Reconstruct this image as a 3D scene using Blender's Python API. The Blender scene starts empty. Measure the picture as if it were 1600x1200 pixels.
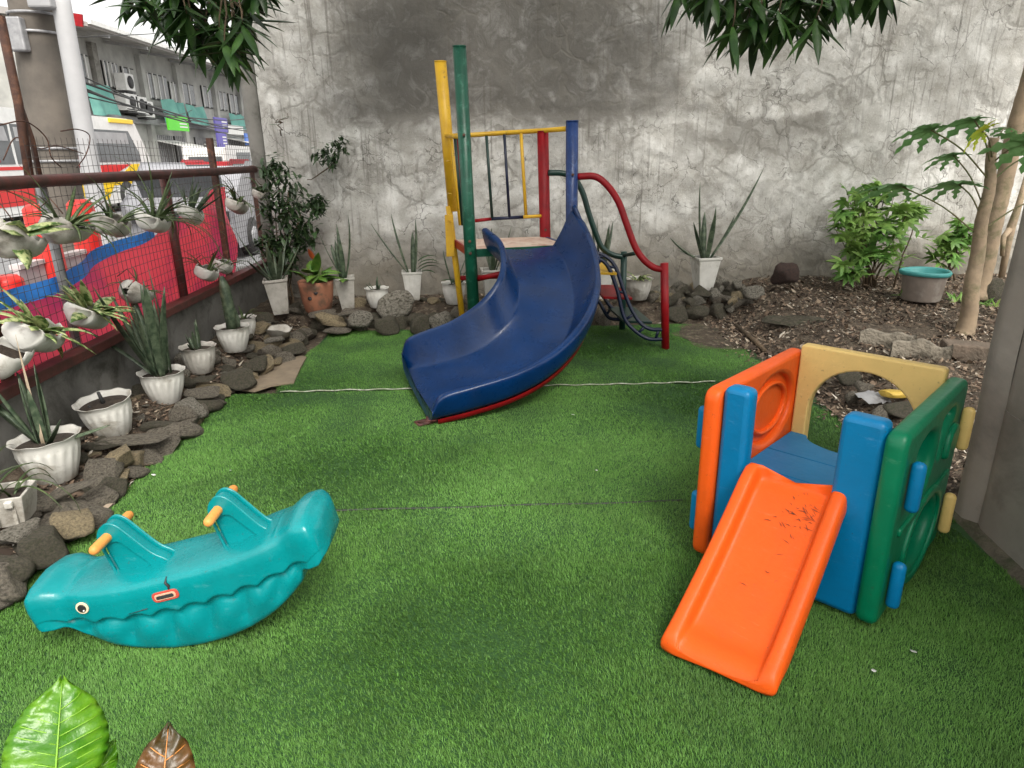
import bpy, bmesh, math, random
import numpy as np
from mathutils import Vector, Matrix, Euler, noise
random.seed(7); rng = np.random.default_rng(7)
R = math.radians
SC = bpy.context.scene
COL = SC.collection

# ---------------------------------------------------------------- camera, world, sun, exposure
FPX = 1060.0; CAMH = 1.5; PSI = 0.03048; TH = 0.32783; RHO = 0.0135
_F = Vector((math.sin(PSI)*math.cos(TH), math.cos(PSI)*math.cos(TH), -math.sin(TH)))
_R0 = Vector((math.cos(PSI), -math.sin(PSI), 0)); _U0 = _R0.cross(_F)
CR = _R0*math.cos(RHO) - _U0*math.sin(RHO); CU = _U0*math.cos(RHO) + _R0*math.sin(RHO)
cam = bpy.data.cameras.new('camera'); camo = bpy.data.objects.new('camera', cam); COL.objects.link(camo)
camo.matrix_world = Matrix(((CR.x, CU.x, -_F.x, 0), (CR.y, CU.y, -_F.y, 0), (CR.z, CU.z, -_F.z, CAMH), (0, 0, 0, 1)))
cam.sensor_width = 36; cam.lens = 36*FPX/1600; cam.clip_end = 500; cam.clip_start = 0.05
SC.camera = camo
w = bpy.data.worlds.new('World'); SC.world = w; w.use_nodes = True
nt = w.node_tree; bg = nt.nodes['Background']
sky = nt.nodes.new('ShaderNodeTexSky'); sky.sky_type = 'NISHITA'; sky.sun_disc = False
SUN_EL, SUN_AZ = R(48), R(160)      # azimuth from +Y, negative = towards the street on the left
sky.sun_elevation = SUN_EL; sky.sun_rotation = SUN_AZ; sky.dust_density = 9; sky.air_density = 1.2
hs = nt.nodes.new('ShaderNodeHueSaturation'); hs.inputs['Saturation'].default_value = 0.12
wm = nt.nodes.new('ShaderNodeMix'); wm.data_type = 'RGBA'; wm.blend_type = 'MULTIPLY'; wm.inputs[0].default_value = 1; wm.inputs[7].default_value = (1, .98, .93, 1)
nt.links.new(sky.outputs[0], hs.inputs['Color']); nt.links.new(hs.outputs[0], wm.inputs[6]); oc = nt.nodes.new('ShaderNodeMix'); oc.data_type = 'RGBA'; oc.inputs[0].default_value = .6; oc.inputs[7].default_value = (5.2, 5.2, 5.1, 1)   # even overcast veil
nt.links.new(wm.outputs[2], oc.inputs[6]); nt.links.new(oc.outputs[2], bg.inputs['Color'])
bg.inputs['Strength'].default_value = 0.15
sl = bpy.data.lights.new('sun', 'SUN'); sl.energy = 1.35; sl.angle = R(24); sl.color = (1, .95, .87)
so = bpy.data.objects.new('sun', sl); COL.objects.link(so)
sdir = Vector((math.sin(SUN_AZ)*math.cos(SUN_EL), math.cos(SUN_AZ)*math.cos(SUN_EL), math.sin(SUN_EL)))
so.rotation_euler = sdir.to_track_quat('Z', 'Y').to_euler()
SC.view_settings.view_transform = 'Standard'; SC.view_settings.look = 'None'
SC.view_settings.exposure = 1.15; SC.view_settings.gamma = 1
SC.render.engine = 'CYCLES'; SC.cycles.use_denoising = True
SC.cycles.max_bounces = 6; SC.cycles.transparent_max_bounces = 6

# ---------------------------------------------------------------- helpers
def at(px, py, x=None, y=None, z=None):
    """world point seen at a pixel of the 1600x1200 photograph, on a plane x=, y= or z="""
    r = _F + CR*((px-800)/FPX) + CU*((600-py)/FPX)
    if z is not None: t = (z-CAMH)/r.z
    elif y is not None: t = y/r.y
    else: t = x/r.x
    return Vector((r.x*t, r.y*t, CAMH + r.z*t))

def tag(o, label=None, cat=None, group=None, kind=None):
    if label: o['label'] = label
    if cat: o['category'] = cat
    if group: o['group'] = group
    if kind: o['kind'] = kind
    return o
def empty(name, loc=(0, 0, 0), rz=0, label=None, cat=None, group=None):
    o = bpy.data.objects.new(name, None); COL.objects.link(o); o.location = loc; o.rotation_euler = (0, 0, rz)
    o.empty_display_size = .1
    return tag(o, label, cat, group)
def link(name, me, m=None, parent=None, smooth=True, bevel=0, seg=2, subsurf=0):
    o = bpy.data.objects.new(name, me); COL.objects.link(o)
    if m is not None:
        for mm in (m if isinstance(m, (list, tuple)) else [m]): me.materials.append(mm)
    if smooth: me.polygons.foreach_set('use_smooth', [True]*len(me.polygons))
    if bevel:
        b = o.modifiers.new('bevel', 'BEVEL'); b.width = bevel; b.segments = seg; b.limit_method = 'ANGLE'; b.angle_limit = R(40)
    if subsurf:
        s = o.modifiers.new('sub', 'SUBSURF'); s.levels = subsurf; s.render_levels = subsurf
    if parent: o.parent = parent
    return o
class MB:
    def __init__(s): s.v = []; s.f = []; s.mi = []
    def add(s, vs, fs, mi=0):
        n = len(s.v); s.v += [tuple(p) for p in vs]; s.f += [tuple(i+n for i in f) for f in fs]; s.mi += [mi]*len(fs); return s
    def box(s, c, d, rot=None, mi=0):
        vs = [Vector((x*d[0]/2, y*d[1]/2, z*d[2]/2)) for x in (-1, 1) for y in (-1, 1) for z in (-1, 1)]
        if rot is not None:
            M = Euler(rot).to_matrix(); vs = [M @ p for p in vs]
        vs = [p + Vector(c) for p in vs]
        return s.add(vs, [(0, 1, 3, 2), (4, 6, 7, 5), (0, 4, 5, 1), (2, 3, 7, 6), (0, 2, 6, 4), (1, 5, 7, 3)], mi)
    def tube(s, pts, rad, n=10, cap=True, mi=0):
        pts = [Vector(p) for p in pts]; rr = rad if isinstance(rad, (list, tuple)) else [rad]*len(pts)
        T = [(pts[min(i+1, len(pts)-1)] - pts[max(i-1, 0)]).normalized() for i in range(len(pts))]
        up = Vector((0, 0, 1)) if abs(T[0].z) < .9 else Vector((1, 0, 0))
        N = T[0].cross(up).normalized(); vs = []
        for i, p in enumerate(pts):
            N = (N - T[i]*N.dot(T[i])).normalized(); B = T[i].cross(N)
            for k in range(n):
                a = 2*math.pi*k/n; vs.append(p + (N*math.cos(a) + B*math.sin(a))*rr[i])
        fs = [(i*n+k, i*n+(k+1) % n, (i+1)*n+(k+1) % n, (i+1)*n+k) for i in range(len(pts)-1) for k in range(n)]
        if cap: fs += [tuple(range(n-1, -1, -1)), tuple((len(pts)-1)*n+k for k in range(n))]
        return s.add(vs, fs, mi)
    def lathe(s, prof, n=24, c=(0, 0, 0), mi=0, mod=None, cap=True):
        vs = []
        for j, (r, z) in enumerate(prof):
            for k in range(n):
                a = 2*math.pi*k/n; q = mod(a, j, r, z) if mod else (r, z)
                vs.append((c[0]+q[0]*math.cos(a), c[1]+q[0]*math.sin(a), c[2]+q[1]))
        fs = [(j*n+k, j*n+(k+1) % n, (j+1)*n+(k+1) % n, (j+1)*n+k) for j in range(len(prof)-1) for k in range(n)]
        if cap: fs += [tuple(range(n-1, -1, -1))]
        return s.add(vs, fs, mi)
    def grid(s, P, mi=0, close=False):
        n = len(P[0]); vs = [p for row in P for p in row]; m = n if close else n-1
        return s.add(vs, [(i*n+k, i*n+(k+1) % n, (i+1)*n+(k+1) % n, (i+1)*n+k) for i in range(len(P)-1) for k in range(m)], mi)
    def mesh(s, name='mesh'):
        me = bpy.data.meshes.new(name); me.from_pydata(s.v, [], s.f)
        if any(s.mi): me.polygons.foreach_set('material_index', s.mi)
        me.update(); return me
    def obj(s, name, m=None, parent=None, **k): return link(name, s.mesh(name), m, parent, **k)
def npmesh(name, V, T):
    me = bpy.data.meshes.new(name); me.vertices.add(len(V)); me.vertices.foreach_set('co', np.ascontiguousarray(V, dtype=np.float32).ravel())
    nf = len(T); me.loops.add(nf*3); me.loops.foreach_set('vertex_index', np.ascontiguousarray(T, dtype=np.int32).ravel())
    me.polygons.add(nf); me.polygons.foreach_set('loop_start', np.arange(nf, dtype=np.int32)*3)
    me.update(calc_edges=True); return me
def spline(pts, n):
    pts = [Vector(p) for p in pts]; P = [pts[0]*2-pts[1]] + pts + [pts[-1]*2-pts[-2]]; out = []
    for i in range(1, len(P)-2):
        for k in range(n):
            t = k/n; a, b, c, d = P[i-1:i+3]
            out.append(.5*((2*b)+(c-a)*t+(2*a-5*b+4*c-d)*t*t+(3*b-a-3*c+d)*t**3))
    return out + [pts[-1]]
def fillet_poly(pts, r, n=5):
    out = []; m = len(pts)
    for i in range(m):
        p0, p1, p2 = Vector(pts[i-1]), Vector(pts[i]), Vector(pts[(i+1) % m])
        d0 = (p0-p1); d2 = (p2-p1); q = min(r, d0.length*.45, d2.length*.45)
        a = p1 + d0.normalized()*q; b = p1 + d2.normalized()*q
        for k in range(n+1):
            t = k/n; out.append((a*(1-t)**2 + p1*2*t*(1-t) + b*t*t))
    return out
def ell(cx, cy, rx, ry, n=28, rot=0):
    return [Vector((cx + rx*math.cos(a)*math.cos(rot) - ry*math.sin(a)*math.sin(rot), cy + rx*math.cos(a)*math.sin(rot) + ry*math.sin(a)*math.cos(rot))) for a in [2*math.pi*k/n for k in range(n)]]
def panel(loops, depth, bev, M):
    """a moulded plate: outline + holes in local XY, thickness along local Z, rounded edges; M places it"""
    cu = bpy.data.curves.new('outline', 'CURVE'); cu.dimensions = '2D'; cu.fill_mode = 'BOTH'
    for L in loops:
        sp = cu.splines.new('POLY'); sp.points.add(len(L)-1); sp.use_cyclic_u = True
        for i, p in enumerate(L): sp.points[i].co = (p[0], p[1], 0, 1)
    cu.extrude = depth/2-bev; cu.bevel_depth = bev; cu.bevel_resolution = 2; cu.offset = -bev
    o = bpy.data.objects.new('outline', cu); COL.objects.link(o)
    dg = bpy.context.evaluated_depsgraph_get(); dg.update()
    me = bpy.data.meshes.new_from_object(o.evaluated_get(dg)); bpy.data.objects.remove(o); bpy.data.curves.remove(cu)
    me.transform(M); return me
def sst(a, b, x):
    t = min(1, max(0, (x-a)/(b-a))) if a != b else float(x > a); return t*t*(3-2*t)

# ---------------------------------------------------------------- materials
def nodes(name):
    m = bpy.data.materials.new(name); m.use_nodes = True; t = m.node_tree
    return m, t, t.nodes, t.links, t.nodes['Principled BSDF']
def N(t, typ, **k):
    n = t.nodes.new(typ)
    for a, b in k.items():
        if a in n.inputs: n.inputs[a].default_value = b
        else: setattr(n, a, b)
    return n
def mapping(t, scale=(1, 1, 1), src='Object'):
    tc = N(t, 'ShaderNodeTexCoord'); mp = N(t, 'ShaderNodeMapping'); mp.inputs['Scale'].default_value = scale
    t.links.new(tc.outputs[src], mp.inputs[0]); return mp.outputs[0]
def noi(t, vec, scale, detail=4, rough=.55, dist=0):
    n = N(t, 'ShaderNodeTexNoise', Scale=scale, Detail=detail, Roughness=rough, Distortion=dist); t.links.new(vec, n.inputs['Vector']); return n.outputs['Fac']
def ramp(t, fac, stops):
    r = N(t, 'ShaderNodeValToRGB'); e = r.color_ramp.elements
    while len(e) < len(stops): e.new(.5)
    for i, (p, c) in enumerate(stops):
        e[i].position = p; e[i].color = (c, c, c, 1) if isinstance(c, (int, float)) else (*c, 1)
    t.links.new(fac, r.inputs[0]); return r.outputs[0]
def mix(t, fac, a, b, mode='MIX'):
    n = N(t, 'ShaderNodeMix', data_type='RGBA', blend_type=mode)
    for s, x in ((0, fac), (6, a), (7, b)):
        if hasattr(x, 'is_linked'): t.links.new(x, n.inputs[s])
        else: n.inputs[s].default_value = x if s == 0 else (*x, 1)
    return n.outputs[2]
def mth(t, op, a, b=0.0, c=0.0, clamp=False):
    n = N(t, 'ShaderNodeMath', operation=op, use_clamp=clamp)
    for i, x in enumerate((a, b, c)):
        if hasattr(x, 'is_linked'): t.links.new(x, n.inputs[i])
        else: n.inputs[i].default_value = x
    return n.outputs[0]
def bump(t, h, strength, dist, b):
    n = N(t, 'ShaderNodeBump', Strength=strength, Distance=dist); t.links.new(h, n.inputs['Height']); t.links.new(n.outputs[0], b.inputs['Normal'])
def plain(name, c1, c2=None, scale=6, rough=.6, bmp=0, bscale=30, dist=.01, island=0, spec=.5, metal=0, rvar=0, coat=0, dirt=None, dscale=9, dpos=(.5, .68)):
    m, t, ns, lk, b = nodes(name); v = mapping(t); c2 = c2 or tuple(x*.75 for x in c1)
    f = noi(t, v, scale, 6, .6)
    f = ramp(t, f, [(.35, 0.), (.65, 1.)])
    col = mix(t, f, c1, c2)
    if dirt:
        d = ramp(t, noi(t, v, dscale, 8, .7, .4), [(dpos[0], 0.), (dpos[1], 1.)]); col = mix(t, d, col, dirt)
    if island:
        g = N(t, 'ShaderNodeNewGeometry'); k = mth(t, 'MULTIPLY_ADD', g.outputs['Random Per Island'], island*2, 1-island)
        col = mix(t, 1.0, col, (1, 1, 1)); hv = N(t, 'ShaderNodeHueSaturation'); lk.new(col, hv.inputs['Color']); lk.new(k, hv.inputs['Value']); col = hv.outputs[0]
        ns.remove(hv) if False else None
    lk.new(col, b.inputs['Base Color'])
    b.inputs['Roughness'].default_value = rough; b.inputs['Metallic'].default_value = metal; b.inputs['Specular IOR Level'].default_value = spec
    if coat: b.inputs['Coat Weight'].default_value = coat; b.inputs['Coat Roughness'].default_value = .12
    if rvar:
        rr = mth(t, 'MULTIPLY_ADD', noi(t, v, scale*3, 5, .7), rvar*2, rough-rvar, True); lk.new(rr, b.inputs['Roughness'])
    if bmp: bump(t, noi(t, v, bscale, 6, .6), bmp, dist, b)
    return m
def leafmat(name, c1, c2, scale=8, rough=.45, island=.25, trans=.25, src='Object', stops=(.4, .6), spec=.5):
    m, t, ns, lk, b = nodes(name); v = mapping(t, src=src)
    f = ramp(t, noi(t, v, scale, 4, .6), [(stops[0], 0.), (stops[1], 1.)]); col = mix(t, f, c1, c2)
    g = N(t, 'ShaderNodeNewGeometry'); k = mth(t, 'MULTIPLY_ADD', g.outputs['Random Per Island'], island*2, 1-island)
    hv = N(t, 'ShaderNodeHueSaturation'); lk.new(col, hv.inputs['Color']); lk.new(k, hv.inputs['Value']); col = hv.outputs[0]
    lk.new(col, b.inputs['Base Color']); b.inputs['Roughness'].default_value = rough; b.inputs['Specular IOR Level'].default_value = spec
    tr = N(t, 'ShaderNodeBsdfTranslucent'); lk.new(col, tr.inputs[0]); ms = N(t, 'ShaderNodeMixShader'); ms.inputs[0].default_value = trans
    lk.new(b.outputs[0], ms.inputs[1]); lk.new(tr.outputs[0], ms.inputs[2]); lk.new(ms.outputs[0], ns['Material Output'].inputs[0])
    bump(t, noi(t, v, 60, 3, .6), .15, .01, b)
    return m
def plastic(name, c, rough=.32, wear=None, worn=None, mult=.8, spec=.36):
    """moulded toy plastic: slight mottling, scuffs, faint orange-peel"""
    m, t, ns, lk, b = nodes(name); v = mapping(t); b.inputs['Specular IOR Level'].default_value = spec
    f = ramp(t, noi(t, v, 5, 6, .65), [(.3, 0.), (.7, 1.)]); col = mix(t, f, c, tuple(x*mult for x in c))
    sc = ramp(t, noi(t, mapping(t, (3, 22, 9)), 4, 9, .8), [(.58, 0.), (.70, 1.)])
    gr = ramp(t, noi(t, v, 3.2, 9, .75, .5), [(.52, 0.), (.72, 1.)]); col = mix(t, mth(t, 'MULTIPLY', gr, .30), col, tuple(x*.45+.012 for x in c))
    col = mix(t, mth(t, 'MULTIPLY', sc, .30), col, worn or tuple(min(1, x*1.2+.12) for x in c))
    sp = ramp(t, noi(t, v, 70, 3, .6), [(.66, 0.), (.72, 1.)]); col = mix(t, mth(t, 'MULTIPLY', sp, .35), col, (.06, .05, .035))
    lk.new(col, b.inputs['Base Color'])
    lk.new(mth(t, 'MULTIPLY_ADD', noi(t, v, 14, 6, .7), .3, rough-.12, True), b.inputs['Roughness'])
    bump(t, noi(t, v, 45, 4, .6), .12, .01, b); return m

M = {}
M['soil'] = plain('soil', (.105, .078, .054), (.05, .037, .026), 7, .95, 1, 40, .03, dirt=(.22, .18, .13), dscale=18)
M['potsoil'] = plain('potting_soil', (.05, .036, .025), (.02, .014, .01), 30, .95, 1, 90, .01)
M['concrete'] = plain('concrete', (.26, .25, .23), (.17, .165, .15), 2.5, .9, .5, 25, .01, dirt=(.09, .085, .07), dscale=3)
M['rust'] = plain('rusty_steel', (.10, .045, .03), (.05, .025, .02), 20, .75, .4, 90, .004, dirt=(.20, .09, .05), dscale=14)
M['rustred'] = plain('red_primer_steel', (.13, .035, .03), (.06, .025, .02), 12, .6, .3, 70, .004)
M['galv'] = plain('grey_steel', (.35, .35, .36), (.22, .22, .23), 12, .5, .2, 60, .003, metal=.3)
M['white_pot'] = plain('white_plastic_pot', (.66, .65, .61), (.52, .51, .47), 9, .5, .2, 60, .003, dirt=(.20, .17, .12), dscale=7, dpos=(.52, .72))
M['grey_pot'] = plain('dirty_white_plastic', (.52, .50, .46), (.36, .34, .30), 9, .55, .3, 60, .003, dirt=(.12, .10, .075), dscale=7, dpos=(.5, .7))
M['terra'] = plain('terracotta', (.38, .16, .09), (.26, .11, .065), 7, .8, .4, 60, .004, dirt=(.10, .075, .05), dscale=8)
M['stoneA'] = plain('grey_brown_stone', (.33, .29, .23), (.15, .13, .10), 9, .9, 1, 34, .03, dirt=(.035, .032, .024), dscale=6)
M['stoneB'] = plain('pale_stone', (.42, .39, .33), (.24, .22, .18), 8, .9, 1, 30, .03, dirt=(.10, .09, .065), dscale=6, dpos=(.48, .6))
M['stoneC'] = plain('dark_mossy_stone', (.16, .14, .10), (.075, .066, .048), 9, .9, 1, 34, .03, dirt=(.05, .06, .025), dscale=5)
M['stoneD'] = plain('tan_stone', (.34, .27, .16), (.19, .155, .10), 9, .9, .8, 30, .02, dirt=(.07, .06, .04), dscale=6)
M['snake'] = leafmat('snake_plant_leaf', (.04, .065, .038), (.11, .145, .09), 22, .4, .3, .12)
M['strap'] = leafmat('strappy_leaf', (.045, .075, .025), (.10, .14, .05), 14, .45, .4, .2)
M['varieg'] = leafmat('variegated_leaf', (.09, .17, .04), (.50, .55, .26), 30, .4, .2, .25, stops=(.44, .54))
M['broad'] = leafmat('green_leaf', (.08, .19, .03), (.16, .28, .05), 12, .35, .3, .25)
M['darkleaf'] = leafmat('dark_leaf', (.02, .045, .015), (.045, .085, .03), 10, .4, .45, .15)
M['mango'] = leafmat('mango_leaf', (.018, .05, .012), (.04, .09, .02), 7, .35, .5, .15, spec=.35)
M['cassava'] = leafmat('cassava_leaf', (.13, .28, .06), (.32, .48, .13), 3, .5, .4, .35)
M['papaya'] = leafmat('papaya_leaf', (.12, .27, .09), (.20, .38, .15), 8, .5, .3, .3)
M['papayay'] = leafmat('yellowing_papaya_leaf', (.5, .55, .04), (.35, .48, .05), 12, .5, .15, .4)
M['papbark'] = plain('papaya_bark', (.36, .27, .18), (.25, .19, .13), 9, .85, .6, 30, .01, dirt=(.13, .13, .06), dscale=6)
M['bark'] = plain('brown_bark', (.13, .09, .055), (.07, .05, .03), 9, .9, .8, 40, .01)
M['stem'] = plain('green_stem', (.10, .13, .04), (.15, .12, .06), 12, .6)
M['teal'] = plastic('teal_plastic', (.0, .232, .25), .25, mult=.82, spec=.5)
M['peach'] = plastic('peach_plastic', (.78, .33, .08), .4)
M['orange'] = plastic('orange_plastic', (.82, .108, .010), .40, mult=.9, spec=.28)
M['blue'] = plastic('blue_plastic', (.0, .185, .42), .36, mult=.85)
M['yellow'] = plastic('yellow_plastic', (.76, .54, .19), .42, mult=.88)
M['green'] = plastic('green_plastic', (.0, .185, .085), .34, mult=.8)
M['navy'] = plastic('navy_fibreglass', (.0, .026, .112), .27, mult=.6, worn=(.02, .08, .24), spec=.4)
M['p_yellow'] = plain('yellow_paint', (.70, .42, .02), (.58, .33, .015), 8, .4, .15, 60, .003, dirt=(.16, .10, .04), dscale=22, dpos=(.60, .70))
M['p_green'] = plain('green_paint', (.008, .095, .055), (.004, .06, .035), 8, .35, .15, 60, .003, dirt=(.03, .14, .09), dscale=20, dpos=(.53, .62))
M['p_dgreen'] = plain('dark_green_paint', (.006, .04, .03), (.004, .025, .02), 8, .35, .15, 60, .003)
M['p_red'] = plain('red_paint', (.30, .005, .010), (.20, .004, .008), 8, .42, .15, 60, .003, spec=.3, dirt=(.1, .02, .02), dscale=20, dpos=(.6, .72))
M['p_blue'] = plain('blue_paint', (.008, .04, .17), (.005, .025, .11), 8, .35, .15, 60, .003, dirt=(.03, .07, .2), dscale=20, dpos=(.53, .62))
M['p_navy'] = plain('navy_paint', (.006, .012, .045), (.004, .01, .03), 8, .35)
M['deck'] = plain('worn_platform_paint', (.55, .38, .30), (.62, .52, .44), 6, .6, .3, 40, .004, dirt=(.35, .16, .10), dscale=9)
M['white'] = plain('white_paint', (.68, .68, .67), (.58, .58, .57), 5, .45)
M['grey'] = plain('grey_paint', (.34, .34, .35), (.27, .27, .28), 5, .6)
M['dark'] = plain('dark_opening', (.03, .03, .032), (.02, .02, .022), 5, .6)
M['black'] = plain('black_rubber', (.015, .015, .015), (.02, .02, .02), 5, .6)
M['cardboard'] = plain('brown_mat', (.25, .20, .14), (.18, .14, .10), 8, .9, .4, 40, .005)

# ---------------------------------------------------------------- plaster wall material
def wallmat():
    m, t, ns, lk, b = nodes('stained_plaster'); tc = N(t, 'ShaderNodeTexCoord'); v = tc.outputs['Object']
    sx = N(t, 'ShaderNodeSeparateXYZ'); lk.new(v, sx.inputs[0]); X, Z = sx.outputs[0], sx.outputs[2]
    n1 = noi(t, v, 1.6, 8, .6, .6); n2 = noi(t, v, 5.5, 9, .65, .8); n3 = noi(t, v, 22, 8, .7, .3); n4 = noi(t, v, .8, 5, .6, .3)
    col = ramp(t, n1, [(.28, (.38, .375, .355)), (.47, (.57, .565, .54)), (.64, (.76, .755, .73))])
    col = mix(t, mth(t, 'MULTIPLY', ramp(t, n2, [(.46, 0.), (.62, 1.)]), .42), col, (.33, .31, .27))
    wv0 = N(t, 'ShaderNodeVectorMath', operation='MULTIPLY_ADD'); nn0 = N(t, 'ShaderNodeTexNoise', Scale=3.5, Detail=6); lk.new(v, nn0.inputs['Vector'])
    lk.new(nn0.outputs['Color'], wv0.inputs[0]); wv0.inputs[1].default_value = (.34, .34, .34); lk.new(v, wv0.inputs[2])
    vc = N(t, 'ShaderNodeTexVoronoi', feature='SMOOTH_F1', Scale=5.2, Smoothness=.55); lk.new(wv0.outputs[0], vc.inputs['Vector'])
    cell = ramp(t, vc.outputs['Distance'], [(.30, 0.), (.62, 1.)])
    col = mix(t, mth(t, 'MULTIPLY', cell, .38), col, (.26, .245, .215))  # crevice shade put into the colour, lump tops left paler
    col = mix(t, mth(t, 'MULTIPLY', ramp(t, n3, [(.55, 0.), (.66, 1.)]), .55), col, (.17, .16, .14))
    n5 = noi(t, v, 60, 6, .8); col = mix(t, mth(t, 'MULTIPLY', ramp(t, n5, [(.35, 1.), (.48, 0.)]), .3), col, (.85, .84, .82))
    # big dark old-render patch up left of centre, with a wandering outline
    wob = mth(t, 'MULTIPLY_ADD', n1, 2.0, -1.0); wob2 = mth(t, 'MULTIPLY_ADD', n2, .35, -.17)
    xs = mth(t, 'ADD', mth(t, 'ADD', X, wob), wob2); zs = mth(t, 'ADD', mth(t, 'MULTIPLY_ADD', n4, .25, -.12), mth(t, 'ADD', Z, mth(t, 'MULTIPLY', wob2, .8)))
    def sm(x, a, c): 
        n = N(t, 'ShaderNodeMapRange', interpolation_type='SMOOTHSTEP'); lk.new(x, n.inputs[0]); n.inputs[1].default_value = a; n.inputs[2].default_value = c; return n.outputs[0]
    p = mth(t, 'MULTIPLY', mth(t, 'MULTIPLY', sm(xs, -1.95, -.95), sm(xs, 2.2, 1.15)), sm(zs, 1.68, 1.86))
    p = mth(t, 'MULTIPLY', p, ramp(t, n2, [(.25, .55), (.5, 1.)]))
    col = mix(t, mth(t, 'MULTIPLY', p, .93), col, ramp(t, n2, [(.3, (.085, .08, .073)), (.7, (.15, .142, .128))]))
    # second, lighter stain right of centre and the soft grey cast under the patch
    q = mth(t, 'MULTIPLY', mth(t, 'MULTIPLY', sm(xs, 1.9, 2.15), sm(xs, 3.6, 3.2)), mth(t, 'MULTIPLY', sm(zs, 1.25, 1.62), sm(zs, 1.86, 1.80)))
    col = mix(t, mth(t, 'MULTIPLY', q, .62), col, (.19, .18, .16))
    q2 = mth(t, 'MULTIPLY', mth(t, 'MULTIPLY', sm(xs, -1.4, -.8), sm(xs, 2.0, .8)), mth(t, 'MULTIPLY', sm(zs, 1.35, 1.72), sm(zs, 1.95, 1.85)))
    col = mix(t, mth(t, 'MULTIPLY', q2, .4), col, (.2, .19, .17))
    # vertical drips
    dv = N(t, 'ShaderNodeMapping'); dv.inputs['Scale'].default_value = (30, 1, .9); lk.new(v, dv.inputs[0])
    dr = ramp(t, noi(t, dv.outputs[0], 1, 5, .6, .15), [(.54, 0.), (.64, 1.)])
    dm = mth(t, 'MULTIPLY', sm(zs, .4, .9), sm(noi(t, v, 1.1, 3), .40, .62))
    col = mix(t, mth(t, 'MULTIPLY', mth(t, 'MULTIPLY', dr, dm), .6), col, (.13, .12, .105))
    # damp, mossy foot
    ft = mth(t, 'MULTIPLY', sm(zs, 1.05, .3), .8); col = mix(t, ft, col, mix(t, n2, (.12, .105, .075), (.24, .21, .165)))
    # cracks: two scales of warped cells
    wv = N(t, 'ShaderNodeVectorMath', operation='MULTIPLY_ADD'); nn = N(t, 'ShaderNodeTexNoise', Scale=2.2, Detail=5); lk.new(v, nn.inputs['Vector'])
    lk.new(nn.outputs['Color'], wv.inputs[0]); wv.inputs[1].default_value = (.75, .75, .75); lk.new(v, wv.inputs[2])
    def cracks(s, wd):
        wd *= .62
        vo = N(t, 'ShaderNodeTexVoronoi', feature='DISTANCE_TO_EDGE', Scale=s); lk.new(wv.outputs[0], vo.inputs['Vector']); return sm(vo.outputs['Distance'], wd, wd*.15)
    c1 = mth(t, 'MULTIPLY', cracks(2.6, .022), sm(noi(t, v, 2.3, 3), .45, .56)); c2 = mth(t, 'MULTIPLY', cracks(6.0, .03), sm(noi(t, v, 1.7, 3, .5), .52, .6))
    cv = mth(t, 'MULTIPLY', cracks(3.4, .17), sm(noi(t, v, 1.9, 4), .36, .58)); col = mix(t, mth(t, 'MULTIPLY', cv, .42), col, (.17, .16, .14))  # wide soft crevices, their shade painted into the colour
    cr = mth(t, 'MAXIMUM', c1, mth(t, 'MULTIPLY', c2, .7)); cr = mth(t, 'MULTIPLY', cr, mth(t, 'SUBTRACT', 1, mth(t, 'MULTIPLY', p, .8)))
    col = mix(t, mth(t, 'MULTIPLY', cr, .6), col, (.08, .075, .065))
    lk.new(col, b.inputs['Base Color']); b.inputs['Roughness'].default_value = .93; b.inputs['Specular IOR Level'].default_value = .25
    h = mth(t, 'ADD', mth(t, 'MULTIPLY', n2, .7), mth(t, 'MULTIPLY', n3, .65)); h = mth(t, 'SUBTRACT', h, mth(t, 'MULTIPLY', cr, .35)); h = mth(t, 'SUBTRACT', h, mth(t, 'MULTIPLY', cv, .32)); h = mth(t, 'SUBTRACT', h, mth(t, 'MULTIPLY', cell, .35)); h = mth(t, 'ADD', h, mth(t, 'MULTIPLY', noi(t, v, 90, 4, .7), .08))
    h = mth(t, 'SUBTRACT', h, mth(t, 'MULTIPLY', p, .12))
    bump(t, h, .36, .033, b); return m
M['plaster'] = wallmat()

def turfmat(blade):
    m, t, ns, lk, b = nodes('turf_blade' if blade else 'turf_backing'); v = mapping(t)
    n = noi(t, v, 1.3, 5, .6); n2 = noi(t, v, 14, 4, .6)
    if blade:
        col = mix(t, ramp(t, n, [(.35, 0.), (.65, 1.)]), (.068, .172, .026), (.100, .232, .044))
        g = N(t, 'ShaderNodeNewGeometry'); k = mth(t, 'MULTIPLY_ADD', g.outputs['Random Per Island'], .75, .62)
        col2 = mix(t, ramp(t, n2, [(.4, 0.), (.7, .4)]), col, (.13, .25, .06)); hv = N(t, 'ShaderNodeHueSaturation'); lk.new(col2, hv.inputs['Color']); lk.new(k, hv.inputs['Value'])
        # trodden, soiled patches of their own shape
        d = ramp(t, noi(t, v, 2.1, 7, .7, .5), [(.47, 0.), (.68, .55)])
        col = mix(t, d, hv.outputs[0], (.035, .075, .016)); b.inputs['Roughness'].default_value = .55; b.inputs['Specular IOR Level'].default_value = .25
    else:
        col = mix(t, n2, (.012, .045, .008), (.02, .075, .014)); b.inputs['Roughness'].default_value = .9
    lk.new(col, b.inputs['Base Color']); return m
M['blade'] = turfmat(True); M['backing'] = turfmat(False)

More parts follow.
